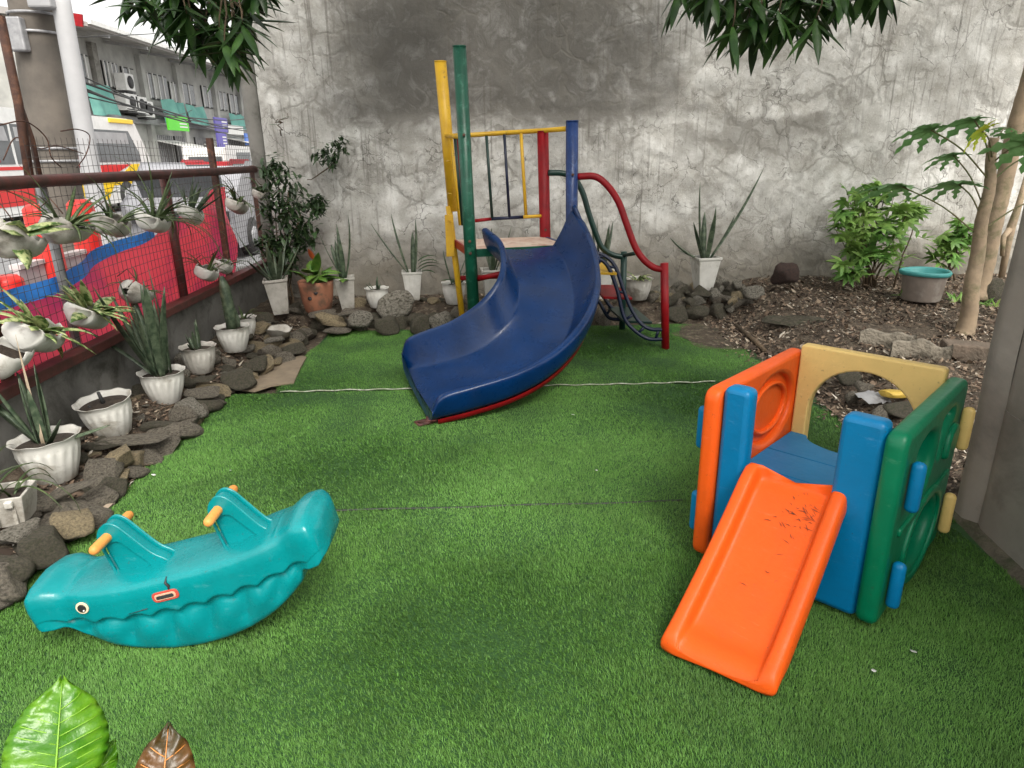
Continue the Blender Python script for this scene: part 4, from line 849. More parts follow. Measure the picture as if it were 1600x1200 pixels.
    bd = [fillet_poly([Vector(p) for p in ((-.042*q, -.017*q2), (.042*q, -.017*q2), (.042*q, .017*q2), (-.042*q, .017*q2))], .016*q2, 5) for q, q2 in ((1, 1), (.80, .62), (.66, .34))]
    br = plain('badge_red', (.50, .07, .05), (.45, .07, .05), 5, .4); bc = plain('badge_tan', (.68, .38, .26), (.6, .34, .22), 5, .4)
    par = r
    for i, (q, m, nm) in enumerate(zip(bd, (br, bc, M['dark']), ('badge', 'badge_border', 'badge_centre'))):
        me = panel([q], .004, .001, Matrix(((1, 0, 0, -.032), (0, 0, -1, -.1305-.0022*i), (0, 1, 0, .226), (0, 0, 0, 1))))
        for v in me.vertices: v.co = loc(v.co)
        o = link(nm, me, m, r if i == 0 else par); par = o if i == 0 else par
    def split(P, rd): q = MB(); q.tube([loc(p) for p in P], rd, 6); q.obj('split', M['dark'], r)
    if 0: pts = [(-.03, -.129, .205), (-.027, -.1295, .222), (-.030, -.129, .240), (-.024, -.118, .252)]
    split([(-.015, -.1290, .243), (-.010, -.1295, .255), (-.016, -.129, .268), (-.010, -.119, .284)], [.002, .005, .004, .001])
    split([(.03, -.06, .2795), (.022, -.035, .281), (.026, -.02, .281), (.016, .0, .281)], [.001, .004, .003, .001])
    split([(-.105, -.1295, .196), (-.17, -.1295, .193)], [.0015, .0005])
whale()

# ================================================================ STONES
def stone_mesh(seed, kind=0):
    bm = bmesh.new(); bmesh.ops.create_icosphere(bm, subdivisions=3, radius=1); rr = random.Random(seed)
    pl = [(Vector((rr.gauss(0, 1), rr.gauss(0, 1), rr.gauss(0, 1))).normalized(), rr.uniform(.42, .78)) for _ in range(13 if kind == 0 else 8)]
    for v in bm.verts:
        c = v.co.copy()
        for nrm, d in pl:
            e = c.dot(nrm)-d
            if e > 0: c -= nrm*e*.98
        c *= 1 + .10*noise.noise(c*1.6+Vector((seed, 0, 0))) + .07*noise.noise(c*4.5+Vector((0, seed, 0)))
        v.co = c*1.22
    if kind == 1:
        for v in bm.verts: v.co.z = max(-.8, min(.8, v.co.z*1.25))
    me = bpy.data.meshes.new('stone'); bm.to_mesh(me); bm.free(); me.polygons.foreach_set('use_smooth', [True]*len(me.polygons)); return me
SM = {}
for mk in ('stoneA', 'stoneB', 'stoneC', 'stoneD'):
    SM[mk] = []
    for s in range(5): me = stone_mesh(s*7+ord(mk[-1]), s % 2); me.materials.append(M[mk]); SM[mk].append(me)
def stone(par, p, size, mk, rz=None, tilt=.35, name='stone', rnd=random):
    o = bpy.data.objects.new(name, rnd.choice(SM[mk])); COL.objects.link(o); o.location = Vector(p)-par.location if par else p
    o.rotation_euler = (rnd.uniform(-tilt, tilt), rnd.uniform(-tilt, tilt), rnd.uniform(0, 6.28) if rz is None else rz); o.scale = size; o.parent = par; return o
POTS = [(-2.03, 2.88, .15), (-2.03, 3.42, .15), (-2.0, 3.95, .15), (-1.99, 4.50, .13), (-1.93, 4.95, .13), (-2.02, 5.42, .12), (-2.02, 2.45, .17), (-1.9, 6.12, .12), (-1.58, 6.15, .13), (-1.33, 6.25, .12), (-1.05, 6.27, .12), (-.73, 6.38, .12), (-.35, 6.3, .12), (1.40, 6.32, .12), (2.05, 6.42, .12)]
def clear(x, y, s): return all((x-a)**2+(y-b)**2 > (c*.8+s*.75)**2 for a, b, c in POTS)
def borders():
    rr = random.Random(11)
    r = empty('stone_border', (-1.9, 3.5, 0), 0, 'loose stone border along the left edge of the grass under the row of white pots', 'stone border')
    y = 1.75
    while y < 6.0:       # front row
        s = rr.uniform(.05, .105)*(1.15 if y < 3 else 1); x = -1.80 + rr.uniform(-.03, .03) + (.27*sst(4.35, 5.1, y)*.6)
        if clear(x, y, s): stone(r, (x, y, s*.42), (s*rr.uniform(.8, 1.3), s*rr.uniform(.9, 1.4), s*rr.uniform(.55, .85)), rr.choice(['stoneA', 'stoneA', 'stoneC', 'stoneD']), rnd=rr)
        y += s*1.25
    for i in range(190):
        y = rr.uniform(1.75, 6.0); x = rr.uniform(-2.16, -1.82); s = rr.choice((rr.uniform(.018, .04), rr.uniform(.04, .09)))
        if clear(x, y, s): stone(r, (x, y, hgt(x, y)+s*.35), (s*rr.uniform(.8, 1.5), s*rr.uniform(.8, 1.4), s*rr.uniform(.2, .8)), rr.choice(['stoneA', 'stoneC', 'stoneC', 'stoneD', 'stoneB']), rnd=rr)
    # upper course and slabs seen in the photograph
    for px, py, z, sx, sy, sz, mk, rz in ((118, 815, .10, .075, .07, .055, 'stoneD', .2), (60, 855, .09, .09, .08, .07, 'stoneC', .5), (20, 835, .12, .09, .07, .045, 'stoneB', 1.1), (110, 765, .15, .13, .045, .018, 'stoneA', .8), (165, 738, .10, .07, .09, .075, 'stoneA', .1), (190, 715, .12, .06, .08, .06, 'stoneD', .4),
                                          (215, 685, .13, .16, .06, .016, 'stoneA', .6), (150, 695, .14, .11, .06, .02, 'stoneC', .3), (300, 640, .10, .08, .08, .06, 'stoneB', .2), (280, 650, .09, .08, .09, .06, 'stoneA', 1.2), (320, 612, .12, .10, .07, .03, 'stoneA', .2), (318, 592, .15, .09, .06, .015, 'stoneC', .9),
                                          (375, 590, .08, .10, .12, .07, 'stoneC', .1), (400, 570, .09, .09, .10, .06, 'stoneC', .7), (430, 530, .15, .08, .05, .02, 'stoneB', .2), (420, 548, .10, .08, .07, .045, 'stoneA', .5), (458, 545, .06, .09, .08, .05, 'stoneC', .5), (0, 895, .06, .10, .10, .08, 'stoneC', .4), (30, 800, .13, .10, .06, .04, 'stoneA', .3)):
        stone(r, at(px, py, z=z), (sx, sy, sz), mk, rz, .18, rnd=rr)
    b = empty('stone_border', (0, 6.1, 0), 0, 'rough boulder border along the back of the grass in front of the plaster wall', 'stone border')
    x = -1.55
    while x < 1.35:
        s = rr.uniform(.09, .13); stone(b, (x, 6.08+rr.uniform(-.02, .04), .05), (s, s*.8, s*rr.uniform(.7, .95)), rr.choice(['stoneC', 'stoneC', 'stoneA']), rnd=rr); x += s*1.5
    for i in range(60):
        x, y = rr.uniform(-1.9, 1.6), rr.uniform(6.15, 6.75); s = rr.uniform(.035, .08)
        if clear(x, y, s): stone(b, (x, y, hgt(x, y)+s*.3), (s*1.2, s, s*.6), rr.choice(['stoneA', 'stoneC', 'stoneD']), rnd=rr)
    for px, py, z, sx, sy, sz, mk, rz in ((622, 478, .20, .16, .11, .12, 'stoneB', .3), (690, 500, .13, .12, .10, .10, 'stoneB', .6), (566, 500, .13, .10, .08, .07, 'stoneB', .2), (602, 508, .08, .12, .1, .08, 'stoneC', .0), (655, 508, .08, .12, .1, .09, 'stoneC', .5), (515, 500, .12, .15, .10, .06, 'stoneD', .1), (530, 515, .05, .12, .09, .03, 'stoneA', .4), (545, 488, .19, .10, .07, .03, 'stoneA', .2), (718, 488, .19, .07, .06, .06, 'stoneA', .2), (505, 488, .17, .12, .10, .03, 'stoneA', .7)):
        p = at(px, py, z=z); stone(b, p, (sx, sy, sz), mk, rz, .12, rnd=rr)
    q = empty('rubble_pile', (2.1, 6.2, 0), 0, 'rubble pile of small stones around the far right snake plant pot', 'stone pile')
    for i, (px, py) in enumerate(((1055, 490), (1087, 489), (1120, 486), (1155, 478), (1183, 470))):
        p = at(px, py, z=.08); o = stone(q, (p.x, p.y, .08), (.105, .08, .085), 'stoneC', .1*i, .08, rnd=rr)
    for i in range(110):
        a = rr.uniform(0, 6.28); d = math.sqrt(rr.random()); x = 2.05+.55*d*math.cos(a); y = 6.42+.36*d*math.sin(a); s = rr.uniform(.028, .075)
        if (x-2.05)**2+(y-6.42)**2 > (.07+s)**2: stone(q, (x, y, .12+.10*(1-d)+rr.uniform(0, .05)), (s*1.2, s, s*.8), rr.choice(['stoneA', 'stoneC', 'stoneA', 'stoneD', 'stoneB'] if i % 3 else ['stoneC']), rnd=rr, tilt=1)
    for px, py, z, s in ((1150, 442, .3, .10), (1180, 455, .27, .11), (1128, 440, .3, .08)): stone(q, at(px, py, z=z), (s, s*.7, s*.6), 'stoneB', None, .5, rnd=rr)
    # separate stones on the mulch bed
    def solo(name, px, py, z, sc, mk, rz, label, tl=.1, cat='stone'):
        p = at(px, py, z=z); o = stone(None, p, sc, mk, rz, tl, name, rr); tag(o, label, cat); return o
    dk = stone_mesh(17, 0); dk.materials.append(plain('dark_red_stone', (.09, .05, .04), (.05, .035, .03), 6, .9, 1, 30, .02)); o = solo('stone_block', 1226, 431, .36, (.13, .1, .12), 'stoneC', .1, 'dark reddish block standing against the plaster wall, left of the bushes'); o.data = dk
    solo('stone_slab', 1243, 503, .14, (.24, .13, .06), 'stoneC', -.3, 'flat mossy slab half sunk in the leaf litter beyond the brown bare patch')
    for px, py, label in ((1385, 535, 'grey slab on edge, left one of the pair behind the yellow playhouse panel'), (1438, 552, 'grey slab on edge, right one of the pair behind the yellow playhouse panel')):
        p = at(px, py, z=.16); k = MB(); P = []; s0 = px
        for i in range(13):
            u = i/12; P.append([(u*.36-.18, -.03+.012*noise.noise((u*5, 0, s0)), -.16), (u*.36-.18, -.035+.012*noise.noise((u*6, 1, s0)), .02), (u*.36-.18, -.02, .065+.05*noise.noise((u*3.1, 2, s0))+.02*math.sin(math.pi*u)), (u*.36-.18, .02, .065+.05*noise.noise((u*3.1, 2, s0))+.02*math.sin(math.pi*u)), (u*.36-.18, .035, -.16)])
        k.grid(P, close=True); k.f += [(0, 1, 2, 3, 4), (64, 63, 62, 61, 60)]; k.mi += [0, 0]; o = k.obj('stone_slab', M['stoneA'], None, bevel=.004); o.location = p; o.rotation_euler = (.15, 0, -.42); tag(o, label, 'stone slab')
    k = MB(); k.box((0, 0, 0), (.30, .17, .22)); o = k.obj('stone_block', plain('brown_block', (.16, .12, .09), (.10, .08, .06), 7, .9, .8, 26, .02), None, smooth=False, bevel=.012); o.location = at(1508, 560, z=.12); o.rotation_euler = (0, .03, -.35); tag(o, 'brown rectangular block at the foot of the thin papaya trunk', 'stone block')
    solo('stone', 1545, 452, .32, (.12, .1, .09), 'stoneC', .3, 'dark round stone between the papaya trunks and the plaster wall')
    # chunks seen through the round opening of the playhouse
    hh = empty('rubble_heap', at(1350, 610, z=.05), 0, 'heap of broken stones in the dirt, seen through the yellow panel opening', 'stone pile')
    for i, (px, py, z, s, mk) in enumerate(((1322, 585, .14, .07, 'stoneC'), (1350, 605, .12, .06, 'stoneA'), (1385, 575, .16, .09, 'stoneC'), (1330, 622, .07, .05, 'stoneA'), (1410, 640, .08, .08, 'stoneC'), (1375, 650, .05, .06, 'stoneA'), (1300, 575, .15, .05, 'stoneA'))):
        stone(hh, at(px, py, z=z), (s*1.2, s, s*.7), mk, None, .5, rnd=rr)
    o = solo('yellow_scrap', 1402, 616, .12, (.11, .055, .025), 'stoneB', .2, 'yellow scrap lying in the dirt, seen through the yellow panel opening', .3, 'scrap'); me = stone_mesh(55, 1); me.materials.append(plain('yellow_scrap', (.55, .38, .06), (.42, .28, .05), 8, .6)); o.data = me
    k = MB(); P = []
    for i in range(9): P.append([(i*.025-.1, j*.02-.06, .02*noise.noise((i*.9, j*.9, 3))+.03) for j in range(7)])
    k.grid(P); o = k.obj('plastic_scrap', M['galv'], None); o.location = at(1360, 627, z=.07); o.rotation_euler = (.3, .1, .4); tag(o, 'crumpled silvery plastic scrap in the dirt behind the playhouse', 'scrap')
borders()
k = MB(); k.add([(-1.72, 4.40, .012), (-1.60, 4.36, .012), (-1.52, 4.46, .014), (-1.38, 4.52, .012), (-1.42, 4.85, .016), (-1.45, 5.15, .012), (-1.52, 5.20, .012), (-1.62, 4.9, .016), (-1.74, 4.62, .012)], [tuple(range(9))])
o = k.obj('flat_mat_scrap', M['cardboard'], None, smooth=False); s_ = o.modifiers.new('thick', 'SOLIDIFY'); s_.thickness = .012; tag(o, 'flat brown scrap of board lying between the left stones and the rear grass', 'board')

# ================================================================ PLANTS
def blade_pts(az, el, L, W, curve=-.6, prof='sword', fold=.25, twist=0, n=7):
    """a leaf as rows of three points, starting at the origin"""
    rows = []; p = Vector((0, 0, 0)); e = el; h = Vector((math.cos(az), math.sin(az), 0)); side0 = Vector((-math.sin(az), math.cos(az), 0))
    for i in range(n+1):
        t = i/n
        if prof == 'sword': wv = W*(.55+.45*math.sin(min(1, t*1.5)*math.pi/2))*(1-t**5)*(1-.25*t)
        elif prof == 'strap': wv = W*(1-t**2.2)
        else: wv = W*(math.sin(math.pi*min(1, (t*.93+.05))**.8))
        wv = max(wv, .0006); d = h*math.cos(e)+Vector((0, 0, math.sin(e))); up = d.cross(side0)*-1; a = twist*t; s = side0*math.cos(a)+up*math.sin(a)
        rows.append([p - s*wv/2 + up*fold*wv*.5, p.copy(), p + s*wv/2 + up*fold*wv*.5]); p = p + d*(L/n); e += curve/n
    return rows
def add_leaf(mb, org, *a, **k):
    rows = blade_pts(*a, **k); o = Vector(org); mb.grid([[q+o for q in r_] for r_ in rows]); return rows
def leaf_obj(par, org, m, name='leaf', *a, thick=.0015, **k):
    mb = MB(); add_leaf(mb, org, *a, **k); o = mb.obj(name, m, par)
    if thick: s = o.modifiers.new('thick', 'SOLIDIFY'); s.thickness = thick; s.offset = 0
    return o
def pot_round(par, r0, r1, h, m, wav=.0028, ribs=18, n=72):
    prof = [(.0, .0), (r0*.9, .0), (r0, .006), (r0+(r1-r0)*.5, h*.45), (r1*.93, h*.72), (r1*.945, h*.73), (r1*.955, h*.86), (r1*.985, h*.93), (r1*1.06, h*.985), (r1*1.075, h), (r1*1.02, h*.99), (r1*.93, h*.93), (r1*.90, h*.80)]
    def mod(a, j, r_, z):
        if 2 < j < 5: r_ += .006*(abs(math.sin(a*ribs/2)))*(.6+.4*(j == 3))
        if 7 < j < 11: z += wav*math.cos(a*ribs*.5); r_ *= 1+.012*math.cos(a*ribs*.5)
        return r_, z
    k = MB(); k.lathe(prof, n, mod=mod); o = k.obj('pot', m, par)
    k = MB(); k.lathe([(0, .01), (r1*.4, .012), (r1*.925, 0)], 24, (0, 0, h*.84)); k.obj('soil', M['potsoil'], par); return o
def pot_square(par, b, t, h, m, ribs=False):
    k = MB(); P = []
    def ring(s, z, rib=0):
        pts = []; n = 8
        for side in range(4):
            for i in range(n):
                u = -1+2*i/n; q = (u, -1) if side == 0 else (1, u) if side == 1 else (-u, 1) if side == 2 else (-1, -u)
                f = s*(1+(rib if i % 2 else 0)); pts.append((q[0]*f*.5, q[1]*f*.5, z))
        return pts
    rb = .03 if ribs else .0
    P = [ring(b*.96, 0), ring(b, .006, rb), ring(b+(t-b)*.5, h*.5, rb), ring(t*.97, h*.9, rb), ring(t*.975, h*.905), ring(t*1.06, h*.94), ring(t*1.07, h), ring(t*.95, h), ring(t*.90, h*.86)]
    k.grid(P, close=True); k.f.append(tuple(range(31, -1, -1))); k.mi.append(0); k.obj('pot', m, par, smooth=False, bevel=.003)
    k = MB(); k.box((0, 0, h*.86), (t*.93, t*.93, .01)); k.obj('soil', M['potsoil'], par, smooth=False)
def plant(par, z, kind, rr, n=8, L=.4, W=.045, lean=.35, m=None, r=.03, names='leaf'):
    for i in range(n):
        az = rr.uniform(0, 6.28); org = (r*math.cos(az)*rr.random(), r*math.sin(az)*rr.random(), z)
        if kind == 'snake': leaf_obj(par, org, m or M['snake'], names, az, R(90)-abs(rr.gauss(lean*.6, lean*.5)), L*rr.uniform(.55, 1.1), W*rr.uniform(.8, 1.15), curve=rr.uniform(-.25, .15), prof='sword', fold=.5, twist=rr.uniform(-.8, .8), n=8, thick=.003)
        elif kind == 'strap': leaf_obj(par, org, m or M['strap'], names, az, rr.uniform(.6, 1.35), L*rr.uniform(.6, 1.15), W*rr.uniform(.8, 1.2), curve=rr.uniform(-1.9, -.7), prof='strap', fold=.5, n=9)
        elif kind == 'broad': leaf_obj(par, (org[0], org[1], z+L*rr.uniform(0, .5)), m or M['broad'], names, az, rr.uniform(.1, 1.2), L*rr.uniform(.55, 1), W*rr.uniform(.75, 1.15), curve=rr.uniform(-1.3, -.5), prof='oval', fold=.25, n=7)
def potted(loc, rz, label, group, name='potted_plant', tilt=(0, 0), cat='potted plant'):
    r = empty(name, loc, rz, label, cat, group); r.rotation_euler = (tilt[0], tilt[1], rz); return r
GL = 'potted plants along the left stone border'; GB = 'potted plants against the back wall'
rr = random.Random(23)
# left row, nearest first
r = potted((-2.03, 2.47, .125), .25, 'grey white rectangular planter with thin arching leaves, nearest of the left row', GL)
k = MB(); bx_ = [(-.15, -.07, 0), (.15, -.07, 0), (.15, .07, 0), (-.15, .07, 0)]; tp = [(x*1.12, y*1.2, .13) for x, y, z in bx_]; ti = [(x*1.04, y*1.08, .13) for x, y, z in bx_]; tj = [(x*1.02, y*1.05, .10) for x, y, z in bx_]
k.grid([bx_, tp, ti, tj], close=True); k.f.append((3, 2, 1, 0)); k.mi.append(0); k.obj('pot', M['grey_pot'], r, smooth=False, bevel=.006)
for i in range(5): k = MB(); k.box((-.13+i*.065, -.079, .06), (.012, .012, .10), (-.1, 0, 0)); k.obj('rib', M['grey_pot'], r, smooth=False)
for x in (-.03, .12): k = MB(); k.box((x, -.088, .105), (.03, .02, .03)); k.obj('clip', M['white_pot'], r, smooth=False, bevel=.006)
k = MB(); k.box((0, 0, .103), (.30, .14, .01)); k.obj('soil', M['potsoil'], r, smooth=False)
for i in range(20): leaf_obj(r, (rr.uniform(-.11, .11), rr.uniform(-.04, .04), .10), M['strap'], 'leaf', rr.uniform(0, 6.28), rr.uniform(.6, 1.4), rr.uniform(.18, .42), .011, curve=rr.uniform(-2.4, -.6), prof='strap', fold=.5, n=9)
leaf_obj(r, (.05, 0, .10), M['strap'], 'leaf', -.2, .9, .42, .010, curve=-2.6, prof='strap', n=10)
def roundpot(x, y, z, r0, r1, h, label, m='white_pot', tilt=(0, 0), group=GL):
    q = potted((x, y, z), rr.uniform(0, 6), label, group, tilt=tilt); pot_round(q, r0, r1, h, M[m]); return q
q = roundpot(-2.02, 2.90, .10, .085, .135, .215, 'white round pot of grey green sword leaves, second from the camera in the left row', tilt=(.02, .05)); plant(q, .17, 'snake', rr, 11, .40, .045, .7)
leaf_obj(q, (0, .03, .17), plain('dry_stalk', (.42, .34, .24), (.35, .28, .2), 9, .8), 'dry_stalk', 1.4, 1.62, .52, .016, curve=.05, prof='strap', fold=.3)
q = roundpot(-2.03, 3.43, .105, .085, .13, .205, 'white round pot with only dark soil and a cut black stump', tilt=(-.06, .10)); k = MB(); k.tube([(0, 0, .16), (.005, .01, .25)], [.012, .008], 8); k.obj('stump', M['black'], q); k = MB(); k.tube([(.06, .02, .17), (.065, .02, .195)], .006, 6); k.obj('stump', M['black'], q)
q = roundpot(-1.99, 3.96, .09, .08, .125, .20, 'white round pot of very tall snake plants, in front of the long sloping leaf'); plant(q, .16, 'snake', rr, 15, .60, .045, .28, r=.06)
for az, el, L_, c in ((.4, 1.15, .62, -.1), (3.2, 1.2, .66, .1), (1.2, .85, .5, -.35), (2.5, 1.05, .7, .05), (.1, .95, .55, .3)): leaf_obj(q, (.03*math.cos(az), .03*math.sin(az), .16), M['snake'], 'leaf', az, el, L_, .05, curve=c, prof='sword', fold=.5, thick=.003, n=9)
q = roundpot(-1.99, 4.50, .11, .078, .112, .185, 'greyish round pot with one short tuft of leaves, fifth in the left row', m='grey_pot'); plant(q, .15, 'snake', rr, 7, .20, .028, .5)
q = roundpot(-1.92, 4.97, .125, .078, .12, .19, 'white round pot with thick upright cactus column'); 
k = MB(); k.tube([(0, 0, .14), (0, 0, .30), (.01, .01, .48), (.0, .02, .56)], [.04, .045, .04, .015], 5); k.obj('cactus_stem', M['snake'], q); k = MB(); k.tube([(.02, -.03, .14), (.05, -.05, .22), (.055, -.05, .30)], [.03, .032, .012], 5); k.obj('cactus_stem', M['snake'], q)
q = roundpot(-2.0, 5.42, .12, .07, .10, .16, 'small white round pot tucked behind the cactus pot', m='white_pot'); plant(q, .13, 'strap', rr, 12, .22, .014)
# broken basin
r = potted((-1.72, 5.42, .11), .4, 'broken dirty white basin lying beyond the cactus pot', None, 'broken_basin', cat='basin'); k = MB()
k.lathe([(.06, 0), (.075, .003), (.10, .075), (.108, .08), (.098, .075), (.07, .012), (0, .01)], 32, mod=lambda a, j, R_, z: (R_, z-(.028*max(0, math.sin(a*2.5+1)) if 1 < j < 5 else 0))); k.obj('bowl', M['grey_pot'], r)
# back row
q = potted((-1.90, 6.12, .15), .25, 'white tall square pot of dark sword leaves, leftmost against the back wall', GB, tilt=(0, -.06)); pot_square(q, .13, .20, .32, M['grey_pot']); plant(q, .27, 'snake', rr, 9, .42, .05, .55); leaf_obj(q, (0, 0, .27), M['snake'], 'leaf', 3.3, 1.0, .55, .05, curve=.25, fold=.5)
q = potted((-1.57, 6.14, .15), .3, 'terracotta coloured pot with bright green broad leaves and red flower', GB)
k = MB(); k.lathe([(0, 0), (.095, 0), (.115, .02), (.142, .14), (.152, .24), (.158, .285), (.15, .29), (.14, .27), (.135, .23)], 36); k.obj('pot', M['terra'], q); k = MB(); k.lathe([(0, .01), (.138, 0)], 24, (0, 0, .24)); k.obj('soil', M['potsoil'], q)
for a in (4.2, 4.6): k = MB(); k.tube([(.138*math.cos(a), .138*math.sin(a), .15+.05*(a > 4.4)), (.15*math.cos(a), .15*math.sin(a), .155+.05*(a > 4.4))], .018, 10); k.obj('stain_spot', M['dark'], q)
plant(q, .24, 'broad', rr, 16, .30, .11, m=M['broad'], r=.06); leaf_obj(q, (0, -.02, .48), plain('red_bract', (.65, .12, .03), (.5, .1, .03), 9, .5), 'flower', 4.2, 1.2, .13, .05, prof='oval')
for i in range(6): a = rr.uniform(0, 6.28); k = MB(); k.tube([(.03*math.cos(a), .03*math.sin(a), .23), (.07*math.cos(a), .07*math.sin(a), .40)], .005, 6); k.obj('stem', M['stem'], q)
q = potted((-1.32, 6.24, .16), .2, 'white plain square pot of tall pointed leaves beside the terracotta pot', GB, tilt=(0, -.05)); pot_square(q, .115, .175, .29, M['grey_pot']); plant(q, .25, 'snake', rr, 5, .48, .055, .18)
leaf_obj(q, (0, -.02, .25), M['snake'], 'leaf', .2, 1.25, .60, .075, curve=.3, fold=.3, thick=.003); leaf_obj(q, (0, -.05, .25), M['broad'], 'leaf', -1.6, .55, .30, .09, curve=-.9, prof='oval'); leaf_obj(q, (0, 0, .25), M['snake'], 'leaf', 3.3, 1.15, .5, .05, curve=.2)
q = roundpot(-1.05, 6.26, .16, .07, .105, .18, 'small white bowl shaped pot with a few short leaves on the boulders', group=GB); plant(q, .15, 'snake', rr, 6, .15, .03, .7)
q = potted((-.73, 6.38, .20), .1, 'white ribbed square pot of three long leaves above the big pale boulder', GB); pot_square(q, .115, .175, .27, M['white_pot'], True)
for az, el, L_, W_ in ((3.3, .95, .58, .06), (2.8, 1.28, .58, .06), (.4, 1.45, .52, .07), (1.2, 1.4, .4, .06)): leaf_obj(q, (.02*math.cos(az), .02*math.sin(az), .23), M['snake'], 'leaf', az, el, L_, W_, curve=.08, prof='sword', fold=.4, thick=.003)
for i in range(5): leaf_obj(q, (.06, 0, .24+.03*i), M['darkleaf'], 'leaf', rr.uniform(-.7, .7), .7, .22, .05, curve=-1.4, prof='oval')
q = roundpot(-.34, 6.30, .17, .075, .11, .20, 'white round pot between the yellow and green tower posts', group=GB); plant(q, .16, 'snake', rr, 6, .34, .035, .8); plant(q, .16, 'broad', rr, 4, .18, .05, m=M['darkleaf'])
q = potted((.02, 6.36, .18), .1, 'white ribbed square pot behind the slide, right of the green post', GB); pot_square(q, .125, .19, .30, M['white_pot'], True); plant(q, .26, 'snake', rr, 6, .45, .05, .4)
q = potted((1.05, 6.40, .16), .1, 'white square pot behind the stair treads of the tower', GB); pot_square(q, .14, .20, .30, M['white_pot']); plant(q, .26, 'snake', rr, 11, .48, .05, .35)
q = roundpot(1.40, 6.33, .17, .085, .13, .20, 'dirty white round pot of striped rosette leaves right of the stairs', m='grey_pot', group=GB); plant(q, .17, 'strap', rr, 18, .19, .026, m=M['varieg'])
q = potted((2.05, 6.42, .23), .15, 'white square pot of long spreading leaves on the rubble pile, rightmost of the back row', GB); pot_square(q, .135, .22, .32, M['white_pot'])
for az, el, L_, W_, c in ((3.2, .45, .42, .055, .3), (3.0, .55, .26, .06, -.3), (2.9, 1.45, .72, .055, .05), (1.6, 1.5, .45, .07, -.1), (.25, .85, .50, .05, .25), (.1, .95, .98, .055, .15), (4.6, 1.35, .5, .06, -.2), (.6, 1.3, .5, .05, .2), (3.6, 1.2, .42, .05, -.2)):
    leaf_obj(q, (.03*math.cos(az), .03*math.sin(az), .28), M['snake'], 'leaf', az, el, L_, W_, curve=c, prof='sword', fold=.6, thick=.003, n=9)
# bucket
r = empty('plastic_bucket', at(1438, 468, z=.22), 0, 'weathered grey brown bucket with teal rim on the leaf litter', 'bucket')
k = MB(); k.lathe([(0, 0), (.150, 0), (.155, .01), (.180, .235)], 40); bk = plain('weathered_bucket', (.24, .20, .17), (.17, .14, .12), 7, .8, .4, 40, .004, dirt=(.30, .27, .24), dscale=5); k.obj('body', bk, r)
k = MB(); k.lathe([(.180, .222), (.198, .226), (.205, .25), (.198, .262), (.184, .262), (.174, .245), (.148, .06), (.0, .05)], 40, cap=False, mod=lambda a, j, R_, z: (R_*(1+.006*math.sin(3*a)), z+.003*math.sin(2*a))); k.obj('rim', plain('teal_rim', (.07, .33, .32), (.05, .26, .26), 8, .5), r)

# ---------------------------------------------------------------- hanging planters cut from plastic containers
def scoop(px, py, x, L_, rad, tilt, m, label, plantkind, seed, flip=1, n=12, row='upper', L2=.25, W2=.02, mat=None, yaw=0):
    rq = random.Random(seed); p = at(px, py, x=x); r = empty('hanging_planter', p, 0, label, 'hanging planter', 'planters hung on the wire fence, %s row' % row)
    r.rotation_euler = (tilt*flip, .42, yaw); k = MB(); P = []; ns = 12; na = 15
    for i in range(ns+1):
        t = i/ns; y = (t-.5)*L_*flip; rr_ = rad*(.25+.75*sst(0, .30, t))*(1-.10*sst(.85, 1, t)); ope = 1.05*sst(.18, .45, t)+.12*math.sin(i*1.7+seed)   # opening half-angle at the top
        P.append([(rr_*math.sin(a), y+.02*math.sin(a*3+seed)*(i in (0, ns)), -rr_*math.cos(a)*(1.0)) for a in np.linspace(-math.pi+ope*1.15, math.pi-ope*1.15, na)])
    k.grid(P); k.f.append(tuple((ns)*na+i for i in range(na))); k.mi.append(0)
    o = k.obj('container', m, r); s = o.modifiers.new('thick', 'SOLIDIFY'); s.thickness = .003
    k = MB(); k.grid([[(u*rad*.78, (v-.5)*L_*flip*.9, -.008+.012*noise.noise((u*3, v*6, seed))) for u in np.linspace(-1, 1, 7)] for v in np.linspace(.22, 1, 9)]); k.obj('soil', M['potsoil'], r)
    k = MB(); k.tube([(-rad*.2, 0, rad*.9), (-.07-rad*.3, .01, rad*1.5), (-.09-rad*.5, 0, rad*.6)], .003, 5); k.obj('hook', M['rust'], r)
    if plantkind:
        c = Vector((0, .05*L_*flip, 0))
        for i in range(int(n*1.4)):
            az = rq.uniform(0, 6.28); org = c+Vector((.02*math.cos(az), .03*math.sin(az), rq.uniform(0, .05 if plantkind == 'broad' else .0)))
            if plantkind == 'strap': leaf_obj(r, org, mat or M['strap'], 'leaf', az, rq.uniform(.5, 1.3), L2*rq.uniform(.6, 1.3), W2*1.35, curve=rq.uniform(-2.4, -.5), prof='strap', fold=.5, n=9)
            elif plantkind == 'spike': leaf_obj(r, org, mat or M['snake'], 'leaf', az, rq.uniform(.9, 1.45), L2*rq.uniform(.6, 1.1), W2, curve=rq.uniform(-.4, .1), prof='sword', fold=.5, thick=.002)
            else: leaf_obj(r, org, mat or M['varieg'], 'leaf', az, rq.uniform(-.1, 1.2), L2*rq.uniform(.6, 1.1), W2*rq.uniform(.8, 1.1), curve=rq.uniform(-1.3, -.3), prof='oval', fold=.3)
    return r
U = FX+.12
scoop(18, 372, U+.06, .27, .085, -.15, M['grey_pot'], 'dark dirty hanging planter with big pale green leaves, nearest of the upper row', 'broad', 1, 1, 9, L2=.22, W2=.075)
scoop(98, 356, U+.02, .30, .075, -.05, M['grey_pot'], 'dirty white hanging planter with arching spider leaves, second of the upper row', 'strap', 2, 1, 16, L2=.30, W2=.016)
